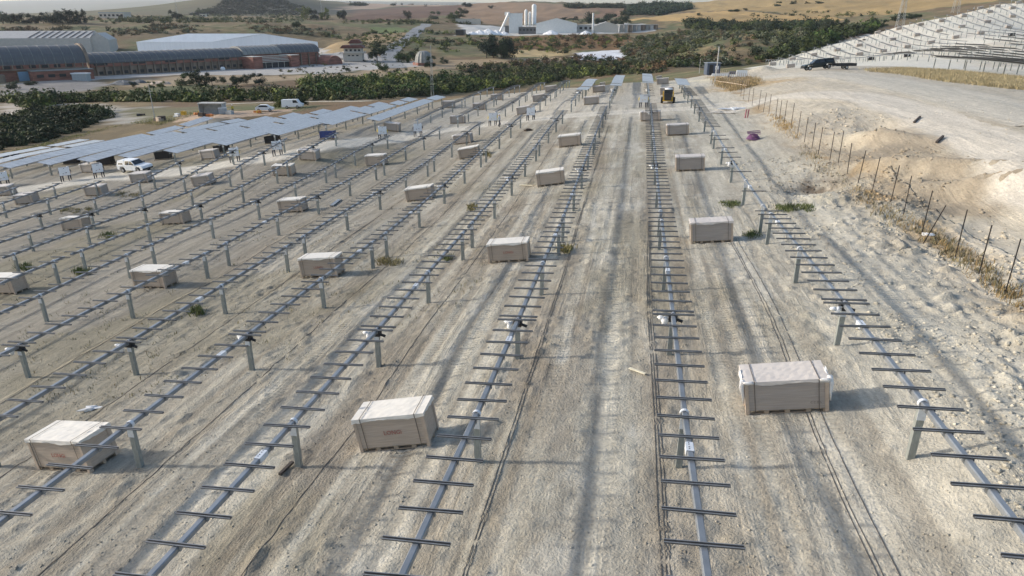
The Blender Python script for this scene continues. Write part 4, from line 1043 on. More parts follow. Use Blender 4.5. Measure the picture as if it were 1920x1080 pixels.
# skid steer
p=at(1252,193); r0=empty('skid_steer_loader',p,'yellow and black skid steer loader driving between crates, seen from behind','skid steer loader'); r0.rotation_euler=(0,0,R(-4))
MB().prism([(-.75,.35),(.75,.35),(.7,.95),(-.7,.95)],-1.1,.9,M['yellow'],'y').build('chassis',r0)
MB().prism([(-.5,.5),(.5,.5),(.52,1.45),(-.52,1.45)],-1.32,-1.101,M['black'],'y').build('rear_grille',r0)
m=MB(); m.prism([(-.55,.951),(.55,.951),(.5,1.95),(-.5,1.95)],-.85,.5,M['glass'],'y'); m.build('cab',r0)
for sx in (-1,1):
    for y in (-.87,.5): MB().box(sx*.53-.04,sx*.53+.04,y-.04,y+.04,.9,2.0,M['black']).build('cab_pillar',r0)
    MB().prism([(-1.2,1.1),(-1.0,1.75),(-.7,1.8),(.9,.9),(1.5,.35),(1.3,.3),(.6,.85),(-.8,1.45)],sx*.72-.07,sx*.72+.07,M['yellow'],'x').build('lift_arm',r0)
    for y in (-.65,.55):
        o=MB().tube([(-.16,0,0),(.16,0,0)],.42,M['tyre'],16).build('wheel',r0,(sx*.86,y,.42)); MB().tube([(-.17,0,0),(.17,0,0)],.2,M['yellow'],10).build('rim',o)
MB().blob((0,-.15,2.02),(.62,.72,.16),M['white'],2,.03,12,5).build('cab_roof',r0,smooth=True)
MB().box(-.55,.55,-1.2,-1.1,.36,.5,M['yellow']).build('rear_bumper',r0)
for sx in (-.35,.35): MB().box(sx-.07,sx+.07,1.3,2.4,.12,.2,M['black']).build('fork',r0)
MB().box(-.6,.6,1.2,1.3,.1,.9,M['black']).build('fork_frame',r0)
# left work area by the container
M['contblue']=simple('pale_container',(.32,.35,.37),.6,.1,.15,2)
p=at(401,215); r0=empty('site_container',p,'pale grey open site container with red machines in front','container'); r0.rotation_euler=(0,0,R(8))
m=MB(); m.box(-2.6,2.6,.8,.9,0,2.4,M['contblue']); m.box(-2.6,-2.5,-1.2,.799,0,2.4,M['contblue']); m.box(2.5,2.6,-1.2,.799,0,2.4,M['contblue']); m.build('container_wall',r0)
MB().box(-2.75,2.75,-1.3,1.0,2.401,2.6,M['concrete']).build('roof',r0)
def pile(px,py,mats,n_,w,lab,cat,name,s=.35,seed=0):
    p=at(px,py); r0=empty(name,p,lab,cat); q=random.Random(seed)
    for k in range(n_):
        m=MB(); sz=q.uniform(.6,1.4)*s; m.box(-sz,sz,-sz*.6,sz*.6,0,sz*q.uniform(.8,1.6),M[mats[k%len(mats)]]); o=m.build('piece',r0,(q.uniform(-w,w),q.uniform(-.7,.7),q.uniform(0,.15))); o.rotation_euler=(0,0,q.uniform(-.6,.6))
pile(392,219,['orange','rust'],6,1.6,'row of red and orange machines before the pale container','machines','machine_row',.5,1)
pile(365,216,['yellow','orange','rust'],7,2.6,'orange material heap left of the pale container','materials','material_heap',.4,2)
pile(485,212,['yellow','orange'],4,1.4,'orange heap just left of the small white car','heap','material_heap',.4,3)
pile(332,219,['white','plate'],3,.8,'white bundle on the grass left of the orange heap','bundle','bundle',.4,4)
pile(298,228,['rust','edge'],5,.7,'brown pallet stack at the corner of the finished panels','pallets','pallet_stack',.7,5)
pile(262,217,['black','rust'],4,1.4,'dark bundle lying on the grass above the finished panels','bundle','bundle',.3,6)
pile(430,214,['contblue','concrete'],3,1.6,'pale sheeted stack right of the open container','stack','sheeted_stack',.9,7)
# ---------------------------------------------------------------- people
def person_mesh(name,pose,shirt,trou,seed=0,carry=False):
    """one continuous skinned body; faces coloured by height for clothes"""
    V=[(0,0,.93),(0,.0,1.15),(0,-.01,1.38),(0,-.02,1.50),(0,-.03,1.62),(0,-.03,1.72)]
    Rr=[.15,.15,.17,.065,.10,.085]; E_=[(0,1),(1,2),(2,3),(3,4),(4,5)]
    def chain(st,pts,rs):
        b=st
        for p_,r_ in zip(pts,rs): V.append(p_);Rr.append(r_);E_.append((b,len(V)-1)); b=len(V)-1
    l=.14 if pose!='walk' else .26
    chain(0,[(-.10,0,.88),(-.12,-l,.50),(-.12,-l*.4,.10),(-.12,-l*.4-.14,.05)],[.115,.09,.07,.06]); chain(0,[(.10,0,.88),(.12,l*.2,.48),(.12,l*.8,.10),(.12,l*.8-.14,.05)],[.115,.09,.07,.06])
    if carry: 
        chain(2,[(-.20,-.02,1.40),(-.28,-.14,1.15),(-.24,-.38,1.10),(-.22,-.46,1.09)],[.065,.05,.04,.04]); chain(2,[(.20,-.02,1.40),(.28,-.14,1.15),(.24,-.38,1.10),(.22,-.46,1.09)],[.065,.05,.04,.04])
    else: 
        chain(2,[(-.20,-.02,1.40),(-.27,.02,1.12),(-.25,-.10,.90),(-.25,-.13,.82)],[.065,.05,.04,.04]); chain(2,[(.20,-.02,1.40),(.28,0,1.12),(.27,-.10,.90),(.27,-.13,.82)],[.065,.05,.04,.04])
    me=bpy.data.meshes.new(name); me.from_pydata(V,E_,[]); o=bpy.data.objects.new(name,me); COL.objects.link(o)
    sk=o.modifiers.new('s','SKIN'); 
    for i,r_ in enumerate(Rr): me.skin_vertices[0].data[i].radius=(r_,r_*.85)
    me.skin_vertices[0].data[0].use_root=True
    sb=o.modifiers.new('u','SUBSURF'); sb.levels=1; sb.render_levels=1
    dg=bpy.context.evaluated_depsgraph_get(); out=bpy.data.meshes.new_from_object(o.evaluated_get(dg)); out.name=name
    bpy.data.objects.remove(o); bpy.data.meshes.remove(me)
    out.materials.clear()
    for k in (trou,shirt,M['skin'],M['black']): out.materials.append(k)
    for f in out.polygons:
        c=f.center
        f.material_index=3 if c.z<.1 else 0 if c.z<.95 and abs(c.x)<.23 else 2 if c.z>1.47 or (carry and c.y<-.40) or (not carry and c.z<.88) else 1
        f.use_smooth=True
    return out
M['skin']=simple('skin',(.36,.21,.14),.6,0,.05,5); M['hivis']=simple('hi_vis_vest',(.55,.42,.05),.7,0,.1,5); M['navy']=simple('navy_trousers',(.02,.025,.04),.8,0,.1,5)
M['shirt_white']=simple('white_shirt',(.55,.55,.53),.8,0,.05,5)
PM=[person_mesh('body','stand',M['hivis'],M['navy']),person_mesh('body','walk',M['shirt_white'],M['navy']),person_mesh('body','stand',M['navy'],M['navy'],carry=True),person_mesh('body','stand',M['hivis'],M['navy'],carry=True)]
hm=MB(); hm.blob((0,-.03,1.74),(.125,.145,.10),M['white'],1,.02,10,6); HELM=hm.mesh('helmet',True)
def person(p,yaw,k,lab,group=None):
    r0=empty('person',p,lab,'person',group); r0.rotation_euler=(0,0,yaw); link('body',PM[k],r0); link('helmet',HELM,r0); return r0
pan=MB(); pan.box(-.5,.5,-.018,.018,0,1.15,M['modback']); pan.box(-.52,.52,-.02,.02,-.02,-.0005,M['modframe']); pan.box(-.52,.52,-.02,.02,1.1505,1.17,M['modframe']); pan.box(-.04,.04,-.03,-.0185,.95,1.02,M['black'])
PANB=pan.mesh('solar_panel')
WK=[(995,226,'two workers behind the fifth row from the right'),(924,236,'two workers left of a crouching bundle'),(784,256,'workers beside the service road'),(718,262,'workers in front of a grey crate'),(521,292,'workers above the service road'),(441,304,'workers left of the service road bend'),(125,340,'workers near the left picture edge'),(9,349,'workers at the extreme left'),(187,334,'workers under the white pickup'),(1206,202,'workers under the second row from the right')]
for k,(px,py,wh) in enumerate(WK):
    p=at(px,py); dirn=Vector((p.x,p.y,0)).normalized(); sd=Vector((dirn.y,-dirn.x,0)); yw=math.atan2(dirn.y,dirn.x)-math.pi/2
    o=link('carried_panel',PANB,None,p+Vector((0,0,.75))); o.rotation_euler=(.05,0,yw+.1); o.scale=(1.15,1,.9); tag(o,f'white backed solar panel held up by {wh}','solar panel','panels carried by workers')
    for s,nm in ((-1,'left'),(1,'right')):
        q=p+sd*.42*s+dirn*.22; q.z=GZ(q.x,q.y,.4); person(q,yw+math.pi*0,2 if (k+s)%2 else 3,f'{nm} worker of the {wh} holding a panel' if 'two' not in wh else f'{nm} one of {wh} holding a panel','workers carrying panels')
for px,py,k,yw,lab in ((437,212,0,.4,'person in a yellow vest standing right of the open container'),(1825,21,1,.2,'person standing high on the white hillside ridge'),(1718,40,1,-.3,'person on the ridge of the white hill'),(936,238,1,1.2,'person in a white shirt beside the panel carriers')):
    p=at(px,py); person(p,yw,k,lab)
# ---------------------------------------------------------------- pylons and masts
M['lattice']=simple('lattice_steel',(.42,.43,.42),.5,.3,.1,5)
def pylon(loc,h,w,lab,arms=3,base=0,cat='pylon'):
    r0=empty('lattice_pylon',loc,lab,cat); m=MB(); n_=9
    lv=[(w/2*(1-.82*i/n_),h*i/n_) for i in range(n_+1)]; t=w*.022
    for sx,sy in ((1,1),(1,-1),(-1,1),(-1,-1)): m.tube([(sx*a,sy*a,z) for a,z in lv],t,M['lattice'],4)
    for i in range(n_):
        (a,z),(b,z2)=lv[i],lv[i+1]
        for q in ((1,1,-1,1),(1,-1,-1,-1),(1,1,1,-1),(-1,1,-1,-1)): m.tube([(q[0]*a,q[1]*a,z),(q[2]*b,q[3]*b,z2)],t*.6,M['lattice'],3); m.tube([(q[2]*a,q[3]*a,z),(q[0]*b,q[1]*b,z2)],t*.6,M['lattice'],3)
    m.build('lattice_tower',r0)
    for k in range(arms): z=h*(.72+.12*k); MB().tube([(-w*.75,0,z),(0,0,z+.15),(w*.75,0,z)],t,M['lattice'],4).build('cross_arm',r0)
    if base: MB().box(-w*.5,w*.5,-w*.5,w*.5,-1,base,M['white']).build('footing',r0)
    return r0
q=ray(811,180)*262; pylon(Vector((q[0],q[1],H(q[0],q[1]))),19.5,1.1,'slender lattice mast standing in the gully trees before the road',2,cat='mast')
q=ray(1690,33)*430; pylon(Vector((q[0],q[1],H(q[0],q[1]))),34,5,'large lattice pylon with white footing behind the white hill',3,3)
q=ray(1792,18)*600; pylon(Vector((q[0],q[1],H(q[0],q[1]))),36,5,'thin lattice pylon on the golden slope near the ridge',3)
q=ray(1242,14)*1500; pylon(Vector((q[0],q[1],H(q[0],q[1]))),30,5,'distant thin pylon on the skyline left of the green hill',2)
q=ray(333,30)*900; pylon(Vector((q[0],q[1],H(q[0],q[1]))),36,2,'thin distant mast left of the dark hill',0,cat='mast')
q=ray(602,12)*1200; pylon(Vector((q[0],q[1],H(q[0],q[1]))),30,2,'thin distant mast right of the dark hill',0,cat='mast')
p=at(291,226); o=MB().tube([(0,0,0),(0,0,8)],[.12,.07],M['concrete'],6).tube([(-.6,0,6.5),(.6,0,6.5)],.06,M['concrete'],5).build('utility_pole'); o.location=p; tag(o,'thin utility pole beside the pallet stack above the panels','pole')
HAZE=4.5e-5
# ---------------------------------------------------------------- foliage
def leaf_mat(name,attr='Col',col=None,ov=0):
    m=simple(name,col or (0,0,0),.75,0,.25,1.5,spec=.15,attr=None if col else attr,obj_var=ov); return m
M['scrub']=leaf_mat('scrub_leaves')
TONES={'dark':(.03,.045,.021),'mid':(.055,.078,.026),'yellow':(.12,.135,.04),'grey':(.08,.095,.058),'pine':(.018,.032,.022)}
for k,v in TONES.items(): M['leaf_'+k]=leaf_mat('leaves_'+k,col=v,ov=.15)
M['bark']=simple('bark',(.10,.075,.055),.9,0,.2,4)
def leaves(cen,rad,hgt,n,size,seed=0,fill=.35):
    """leaf clumps through ellipsoid crowns. cen (k,3) base centres, rad, hgt (k,), n leaves each"""
    q=np.random.default_rng(seed); k=len(cen); T=k*n
    d_=q.normal(size=(T,3)); d_/=np.linalg.norm(d_,axis=1)[:,None]
    rr_=(fill+(1-fill)*q.random(T)**.5)*(1+.22*q.normal(size=T)*.5)
    # lumpy outline: each crown gets a few lobes
    ci=np.repeat(np.arange(k),n)
    lob=q.integers(0,5,T); lo=q.normal(size=(k,5,3))*.42; lo[:,:,2]*=.8
    P_=d_*rr_[:,None]*.72+lo[ci,lob]
    P_[:,2]=np.clip(P_[:,2],-.95,1.15)
    R_=np.repeat(rad,n);H_=np.repeat(hgt,n)
    pos=np.stack([P_[:,0]*R_,P_[:,1]*R_,(P_[:,2]*.5+.5)*H_],1)+cen[ci]
    nrm=d_*.8+q.normal(size=(T,3))*.45; nrm[:,2]+=.25; nrm/=np.linalg.norm(nrm,axis=1)[:,None]
    a=np.cross(nrm,q.normal(size=(T,3))); a/=np.linalg.norm(a,axis=1)[:,None]; b=np.cross(nrm,a)
    s=(np.repeat(size,n)*(.6+.8*q.random(T)))[:,None]
    V=np.stack([pos-a*s-b*s*.8,pos+a*s-b*s*.6,pos+a*s*.2*q.normal(size=(T,1))+b*s*1.1],1).reshape(-1,3)
    F_=np.arange(T*3).reshape(T,3)
    return V,F_,ci
OB=np.array([(1,0,0),(.3,.95,0),(-.8,.6,0),(-.8,-.6,0),(.3,-.95,0),(0,0,1.),(0,0,-.3)],float); OF=np.array([(i,(i+1)%5,5) for i in range(5)]+[((i+1)%5,i,6) for i in range(5)])
def cores(cen,rad,hgt,seed,k_=.5):
    q=np.random.default_rng(seed+900); k=len(cen)
    V=OB[None]*(.8+.4*q.random((k,7,1)))*np.stack([rad*k_*1.15,rad*k_*1.15,hgt*k_*.75],1)[:,None,:]+cen[:,None,:]; V[...,2]+=(hgt*.22)[:,None]
    return V.reshape(-1,3),(OF[None]+np.arange(k)[:,None,None]*7).reshape(-1,3)
def tree_templates():
    out=[]
    for t in range(6):
        q=np.random.default_rng(50+t); nl=[5,6,7,5,6,8][t]
        cen=[];rad=[];hg=[]
        for k in range(nl):
            a=2*math.pi*k/nl+q.random(); r_=.42*q.random()**.5+(.16 if k else 0); z=.06+.58*q.random()
            cen.append((r_*math.cos(a)*.62,r_*math.sin(a)*.62,z-.12)); rad.append(.20+.12*q.random()); hg.append(.30+.15*q.random())
        V,F_,ci=leaves(np.array(cen),np.array(rad),np.array(hg),300,np.full(nl,.026),seed=t,fill=.2)
        V[:,2]=np.clip(V[:,2],.03,1.0)
        me=np_mesh('crown',V,F_,[M['leaf_mid']],smooth=False)
        m=MB(); m.tube([(0,0,-.04),(.01,0,.15),(0,.01,.34)],[.035,.026,.018],M['bark'],7)
        for k in range(4): c=cen[k]; m.tube([(0,.005,.22),(c[0]*.6,c[1]*.6,.34),(c[0],c[1],c[2]+.2)],[.016,.011,.006],M['bark'],5)
        out.append((me,m.mesh('trunk')))
    return out
TT_=tree_templates(); CR={}
def crown_for(i,tone):
    if (i,tone) not in CR: c=TT_[i][0].copy(); c.materials.clear(); c.materials.append(M['leaf_'+tone]); CR[(i,tone)]=c
    return CR[(i,tone)]
NT=0
def tree(px,py,hp,wp,tone,label,group,name='broadleaf_tree',p=None):
    global NT; NT+=1
    if p is None: p=at(px,py)
    s=mpp(p); h=hp*s*1.06; w=wp*s*1.15; i=NT%6
    r0=empty(name,(p.x,p.y,p.z-.2),label,'tree',group); r0.rotation_euler=(0,0,NT*1.7); r0.scale=(w,w,h)
    link('crown',crown_for(i,tone),r0); link('trunk',TT_[i][1],r0); return r0
TW={'dark':'dark green','mid':'mid green','yellow':'yellow-green','grey':'grey-green','pine':'very dark'}
def trees(lst,where,group,name='broadleaf_tree'):
    for k,(px,py,h,w,t) in enumerate(lst): tree(px,py,h,w,t,f'{TW[t]} tree {where}, {ORD[k]} from the left',group,name)
trees([(6,45,36,26,'grey'),(20,44,31,22,'pine'),(36,44,23,22,'pine'),(50,44,20,20,'pine'),(66,44,20,20,'pine'),(82,44,22,22,'pine'),(99,45,34,24,'pine'),(114,45,33,22,'pine'),(129,45,32,22,'pine'),(142,45,30,20,'pine'),(153,44,28,18,'pine')],'in the dark grove at top left','trees of the top left grove','evergreen_tree')
trees([(912,109,46,34,'pine'),(925,109,49,36,'pine'),(940,110,48,36,'dark'),(956,109,47,32,'pine')],'in the tall clump below the white plant','tall clump below the quarry plant','eucalyptus_tree')
trees([(345,160,28,28,'mid'),(374,162,37,34,'dark'),(398,159,26,20,'dark'),(418,155,16,16,'dark'),(443,159,30,22,'dark'),(463,156,21,20,'dark'),(486,157,25,24,'pine')],'in the row before the factory yard','row of trees before the factory yard')
trees([(524,201,28,20,'yellow'),(562,201,32,28,'dark')],'beside the valley path behind the panels','trees beside the valley path')
trees([(25,168,24,20,'grey'),(60,160,14,20,'dark'),(250,163,14,12,'dark'),(285,165,16,13,'mid'),(303,164,14,13,'yellow')],'on the bare verge below the brick factory','small trees below the factory')
trees([(707,116,40,34,'dark'),(718,134,24,20,'mid'),(754,117,32,32,'mid'),(777,113,22,22,'dark'),(806,126,26,20,'dark'),(833,119,14,14,'grey'),(650,135,14,16,'dark')],'around the house and dome by the road','trees around the roadside house')
trees([(1104,46,31,22,'pine'),(1122,46,20,18,'pine'),(1136,46,25,20,'pine'),(1152,46,24,18,'pine'),(1169,46,27,22,'dark'),(1075,40,10,20,'pine'),(1056,38,8,16,'pine')],'behind the white sheds of the plant','trees behind the quarry plant','evergreen_tree')
trees([(643,36,28,16,'pine'),(765,37,20,15,'pine'),(815,37,19,20,'grey'),(850,38,19,20,'mid'),(862,37,16,16,'dark'),(869,27,17,16,'dark'),(875,14,15,18,'pine'),(921,16,7,11,'pine'),(798,12,5,6,'pine')],'scattered along the ploughed fields','field trees')
trees([(330,36,18,20,'pine'),(374,26,12,12,'mid'),(386,26,13,13,'mid'),(557,52,20,16,'dark'),(573,37,29,22,'yellow'),(590,37,22,16,'pine'),(609,37,24,16,'yellow'),(637,35,16,12,'yellow')],'around the foot of the dark hill','trees at the foot of the dark hill')
trees([(1310,29,7,9,'dark'),(1378,23,10,20,'dark'),(1398,20,6,10,'dark'),(1458,12,11,14,'dark'),(1488,9,9,12,'dark'),(1513,8,6,8,'dark'),(1536,7,7,14,'dark')],'on the golden hillside','trees on the golden hillside')
trees([(1382,60,22,16,'mid'),(1422,64,30,20,'grey'),(1438,62,22,22,'dark'),(1455,63,26,18,'dark'),(1472,62,22,20,'mid'),(1505,60,28,24,'mid'),(1522,62,26,22,'dark'),(1548,58,28,24,'grey'),(1562,56,24,22,'mid'),(1578,54,20,20,'dark')],'in the belt below the golden hillside','trees of the belt below the golden hillside')
trees([(1596,60,16,16,'pine'),(1610,58,16,20,'dark'),(1626,56,20,22,'dark'),(1642,54,24,26,'dark'),(1656,50,16,16,'dark'),(1678,40,12,16,'dark'),(1692,38,14,18,'dark'),(1706,36,15,16,'dark'),(1718,34,14,14,'dark')],'rising behind the white hillside edge','trees behind the white hillside')
# scrub masses
def scrub(name,poly,n,rad,tones,hr=1.0,leaf=.3,nl=34,seed=0,label=None,cat='scrub',dz=-.3,world=False,clump=0):
    q=np.random.default_rng(seed); P_=np.array(poly,float); lo=P_.min(0);hi=P_.max(0); pts=[]
    while len(pts)<n*3:
        c=lo+(hi-lo)*q.random((n*4,2)); c=c[pip(c[:,0],c[:,1],P_)]; pts.extend(c.tolist())
    pts=np.array(pts[:n*3])
    w=hit0(pts[:,0],pts[:,1],H1); dd=np.hypot(w[:,0],w[:,1])
    # thin out near ones so the density is even on the ground
    pr=(dd/dd.max())**1.2
    if clump: pr*= sstep(.32 if clump==.03 else .38,.5 if clump==.03 else .6,fbm(w[:,0]*clump,w[:,1]*clump,seed+5,3))+.03
    k=q.random(len(pr))<pr/pr.max(); w=w[k][:n]
    k=len(w)
    if k==0: return
    r_=rad[0]+(rad[1]-rad[0])*q.random(k)**1.6; w[:,2]+=dz
    h_=r_*hr*(.9+.7*q.random(k))
    V,F_,ci=leaves(w,r_,h_,int(nl*1.9),r_*leaf*.5,seed); Vc,Fc=cores(w,r_,h_,seed)
    nn=fbm(w[:,0]*.035,w[:,1]*.035,seed+60,3); nn=(np.clip((nn-.25)*2,0,.999)*len(tones)).astype(int)%len(tones); ix=np.where(q.random(k)<.6,nn,q.integers(0,len(tones),k))
    tc=np.array([t for t in tones])[ix]*(.7+.65*q.random((k,1)))
    # patches of one kind
    c=tc[ci]*(.8+.4*q.random((len(ci),1)))
    o=link(name,np_mesh(name,np.vstack([V,Vc]),np.vstack([F_,Fc+len(V)]),[M['scrub']],cols=np.vstack([np.repeat(c,3,0),np.repeat(tc,7,0)]),smooth=False)); tag(o,label,cat,None,'stuff'); return o
DK=(.032,.042,.02);MG=(.06,.075,.027);OG=(.10,.105,.042);GG=(.12,.13,.085);BR=(.12,.075,.04);YG=(.13,.15,.04);DG=(.26,.19,.09);GO=(.34,.24,.10)
scrub('scrub',[(0,193),(60,188),(170,187),(260,184),(340,182),(500,178),(600,172),(700,166),(760,161),(800,154),(860,148),(930,140),(1000,130),(1060,126),(1150,126),(1180,128),(1180,138),(1100,146),(1000,160),(900,170),(800,182),(690,188),(560,190),(400,192),(250,193),(130,192),(60,205),(0,188)],1500,(1.2,3.2),[DK,MG,YG,DK,MG,OG,(.045,.06,.022),(.09,.08,.045)],1.15,.3,44,1,'dense dark green scrub filling the gully behind the building site')
scrub('scrub',[(560,158),(700,148),(800,150),(880,150),(900,168),(800,180),(690,188),(600,188)],230,(1.8,3.8),[MG,YG,(.05,.085,.025)],1.2,.28,60,2,'brighter green bushes along the gully bottom behind the panels')
scrub('scrub',[(10,222),(60,208),(140,203),(205,210),(215,222),(150,245),(90,262),(0,284),(0,232)],300,(.9,2.1),[DK,DK,MG,OG],.95,.3,60,3,'dark shrubs left of the finished panels below the valley path')
scrub('scrub',[(1165,92),(1200,72),(1300,58),(1400,62),(1570,50),(1600,58),(1560,76),(1500,96),(1440,112),(1395,122),(1330,128),(1240,126),(1180,122)],1300,(1.6,3.6),[DK,MG,OG,GG,GG,(.10,.075,.045),MG],1.05,.3,40,4,'grey-green and brown scrub covering the slope left of the white hillside',clump=.03)
scrub('scrub',[(1470,112),(1560,82),(1640,58),(1650,52),(1560,62),(1480,92),(1440,112)],170,(2.5,5),[MG,(.05,.08,.02),DK],1.2,.28,60,5,'bright green bushes along the edge of the white hillside')
scrub('scrub',[(860,128),(950,118),(1060,108),(1180,108),(1250,122),(1250,138),(1160,140),(1050,130),(950,140),(860,140)],420,(1.2,3.2),[DK,(.09,.06,.035),OG,(.12,.075,.04),DK,MG],.9,.3,36,6,'brown and dark bushes above the gully in the centre')
scrub('scrub',[(800,68),(900,70),(1200,66),(1210,90),(1080,92),(1060,100),(900,100),(810,104),(800,90)],420,(1.2,3.8),[DK,MG,OG,BR,YG],.9,.3,36,7,'scattered bushes on the slope below the quarry plant',clump=.02)
scrub('scrub',[(0,52),(160,48),(420,46),(640,52),(640,72),(600,66),(400,60),(200,70),(0,74)],420,(1.2,3.6),[DK,OG,(.11,.09,.05),BR,GG],.8,.3,34,8,'low brown and green bushes on the slope behind the factory',clump=.02)
scrub('scrub',[(600,66),(650,70),(700,60),(760,58),(860,60),(800,80),(780,100),(740,100),(700,98),(650,78)],200,(1.0,3.4),[DK,MG,OG,YG],.9,.3,34,9,'bushes scattered around the far asphalt road',clump=.03)
scrub('scrub',[(400,28),(560,26),(640,34),(640,42),(400,44),(160,44),(160,36)],480,(1.8,4.5),[OG,GG,MG,DK],.95,.3,30,10,'olive bushes spread over the flat before the dark hill',clump=.012)
scrub('woodland',[(1172,30),(1180,14),(1240,9),(1290,12),(1300,17),(1240,28)],700,(5,9),[(.028,.045,.024),(.035,.055,.03)],1.0,.3,26,11,'dark wooded hill on the skyline behind the plant','woodland')
scrub('woodland',[(350,30),(400,14),(430,-6),(510,-6),(560,12),(610,28)],700,(5,9),[(.022,.028,.02),(.03,.036,.024)],.5,.3,22,12,'dark scrub covering the conical hill','woodland')
scrub('woodland',[(640,40),(900,40),(900,46),(640,47)],260,(1.5,4.0),[DK,MG,OG],.9,.3,30,13,'line of bushes along the foot of the ploughed fields','bushes',clump=.015)
scrub('woodland',[(1280,42),(1400,44),(1560,44),(1570,58),(1400,60),(1290,56)],420,(2.5,5.5),[DK,DK,MG,(.03,.045,.025)],1.1,.3,34,14,'dark tree belt below the golden hillside','woodland')
scrub('woodland',[(656,9),(690,9),(690,11),(656,11)],40,(5,9),[DK],1.,.3,24,15,'dark trees on the left skyline','trees'); scrub('woodland',[(730,10),(860,7),(860,9),(730,11)],130,(5,9),[DK],1.,.3,24,16,'line of trees on the centre skyline','trees')
scrub('woodland',[(1060,13),(1180,13),(1180,15),(1060,15)],120,(5,9),[DK],1.,.3,24,17,'line of trees on the skyline behind the brown hill','trees')
scrub('scrub',[(1380,26),(1560,22),(1700,26),(1700,32),(1560,34),(1380,31)],60,(1.5,4),[DK,OG],.8,.3,30,18,'hedge line of bushes crossing the golden hillside','hedge')
scrub('scrub',[(600,98),(690,103),(800,120),(1000,128),(830,132),(640,142),(560,148),(500,146)],110,(.7,1.8),[DK,OG,(.12,.1,.05)],.9,.3,30,19,'small bushes scattered on the sandy yard edge')
# dry grass and weeds
def grass(name,poly,n,h,cols,label,spread=.25,seed=0,world=None,bl=9,cat='dry grass'):
    q=np.random.default_rng(seed); P_=np.array(poly,float); lo=P_.min(0);hi=P_.max(0); pts=[]
    while len(pts)<n: c=lo+(hi-lo)*q.random((n*2,2)); c=c[pip(c[:,0],c[:,1],P_)]; pts.extend(c.tolist())
    pts=np.array(pts[:n])
    w=hit0(pts[:,0],pts[:,1],H1); k=len(w); T=k*bl; ci=np.repeat(np.arange(k),bl)
    b=w[ci].copy(); b[:,:2]+=q.normal(size=(T,2))*spread; b[:,2]=H1(b[:,0],b[:,1])-.03
    tip=b.copy(); hh=h*(.5+.8*q.random(T)); tip[:,:2]+=q.normal(size=(T,2))*(hh*.35)[:,None]; tip[:,2]+=hh
    a=q.random(T)*6.28; wd=(h*.035+.006)*(.6+.8*q.random(T)); s=np.stack([np.cos(a)*wd,np.sin(a)*wd,a*0],1); mid=(b+tip)/2; mid[:,2]+=hh*.06
    V=np.stack([b-s,b+s,mid+s,tip,mid-s],1).reshape(-1,3); I=np.arange(T)[:,None]*5
    F_=np.concatenate([I+np.array([0,1,2,4])]); F2=I+np.array([4,2,3,3])
    tc=np.array(cols)[q.integers(0,len(cols),k)]*(.75+.5*q.random((k,1))); c=np.repeat(tc[ci],5,0)
    me=bpy.data.meshes.new(name)
    Vt=V; F3=np.concatenate([F_[:,[0,1,2]],F_[:,[0,2,3]],F2[:,:3]]); o=link(name,np_mesh(name,Vt,F3,[M['scrub']],cols=c,smooth=False)); tag(o,label,cat,None,'stuff'); bpy.data.meshes.remove(me); return o
grass('dry_grass',[(1622,131),(1700,128),(1800,134),(1925,146),(1925,170),(1850,162),(1760,151),(1690,140),(1630,134)],3000,.42,[(.33,.27,.155),(.38,.32,.20),(.28,.235,.13)],'band of tall golden dry grass between the upper track and the modules',.45,1)
grass('dry_grass',[(1335,146),(1420,146),(1425,158),(1375,172),(1345,164)],500,.5,[(.34,.25,.13),(.28,.22,.12)],'dry orange weeds around the pale posts near the cabin',.4,2)
grass('weeds',[(1500,270),(1520,276),(1600,345),(1700,405),(1760,435),(1840,490),(1925,560),(1925,590),(1830,520),(1740,455),(1640,400),(1560,335),(1500,285)],270,.24,[(.27,.19,.09),(.25,.2,.11),(.17,.15,.08)],'orange and tan weeds along the foot of the fence',.22,3,cat='weeds')
grass('weeds',[(1440,210),(1475,225),(1500,262),(1460,240)],60,.3,[(.38,.27,.12)],'sparse tan weeds at the far half of the fence',.3,4,cat='weeds')
for k,(px,py,rx,ry,n_,h,lab) in enumerate(((1490,391,34,6,70,.2,'bright green weeds beside the rightmost tracker row'),(1367,384,15,5,34,.2,'small green weed patch behind the second right hand crate'),(1412,442,12,4,14,.3,'green tuft in the crate shadow right of the second crate'),
    (1060,470,12,5,14,.4,'dry tuft beside the fourth row post right of a brown crate'),(836,486,8,4,10,.3,'small green tuft below the fourth row'),(370,587,5,4,12,.45,'yellow green plant at the foot of a tracker post'),
    (885,390,8,5,12,.35,'dry weed between the third and fifth rows'),(155,512,12,5,16,.4,'dark green weed beneath the seventh row'),(44,503,12,5,12,.35,'green patch at the left edge behind a crate'),(915,292,4,5,8,.45,'yellow shrub beside the fifth row post'),(140,395,30,6,60,.2,'yellow flowering ground patch far left between rows'),(200,443,12,4,14,.3,'green tuft below the ninth row'),(730,492,20,6,20,.3,'weeds below the fifth row post in the middle'),(245,365,26,5,40,.2,'yellowish patch of weeds under the left rows'))):
    grass('weed_tuft',[(px-rx,py-ry),(px+rx,py-ry),(px+rx,py+ry),(px-rx,py+ry)],n_,h,[(.10,.13,.045),(.14,.155,.065)] if 'green' in lab else [(.25,.22,.10),(.2,.17,.08)],lab,.14,20+k,cat='weeds',bl=14)
grass('weeds',[(0,420),(300,380),(700,290),(900,280),(1000,420),(900,560),(700,640),(500,700),(200,760),(0,760)],520,.16,[(.14,.14,.06),(.2,.18,.09),(.24,.2,.11)],'sparse low weeds dotted over the ground between the left rows',.2,60,cat='weeds',bl=8)
grass('weeds',[(400,205),(300,235),(240,232),(60,282),(0,300),(0,290),(200,240),(290,222)],500,.4,[(.24,.24,.08),(.3,.26,.12)],'yellowish grass along the left edge of the finished panels',.6,61,cat='weeds')

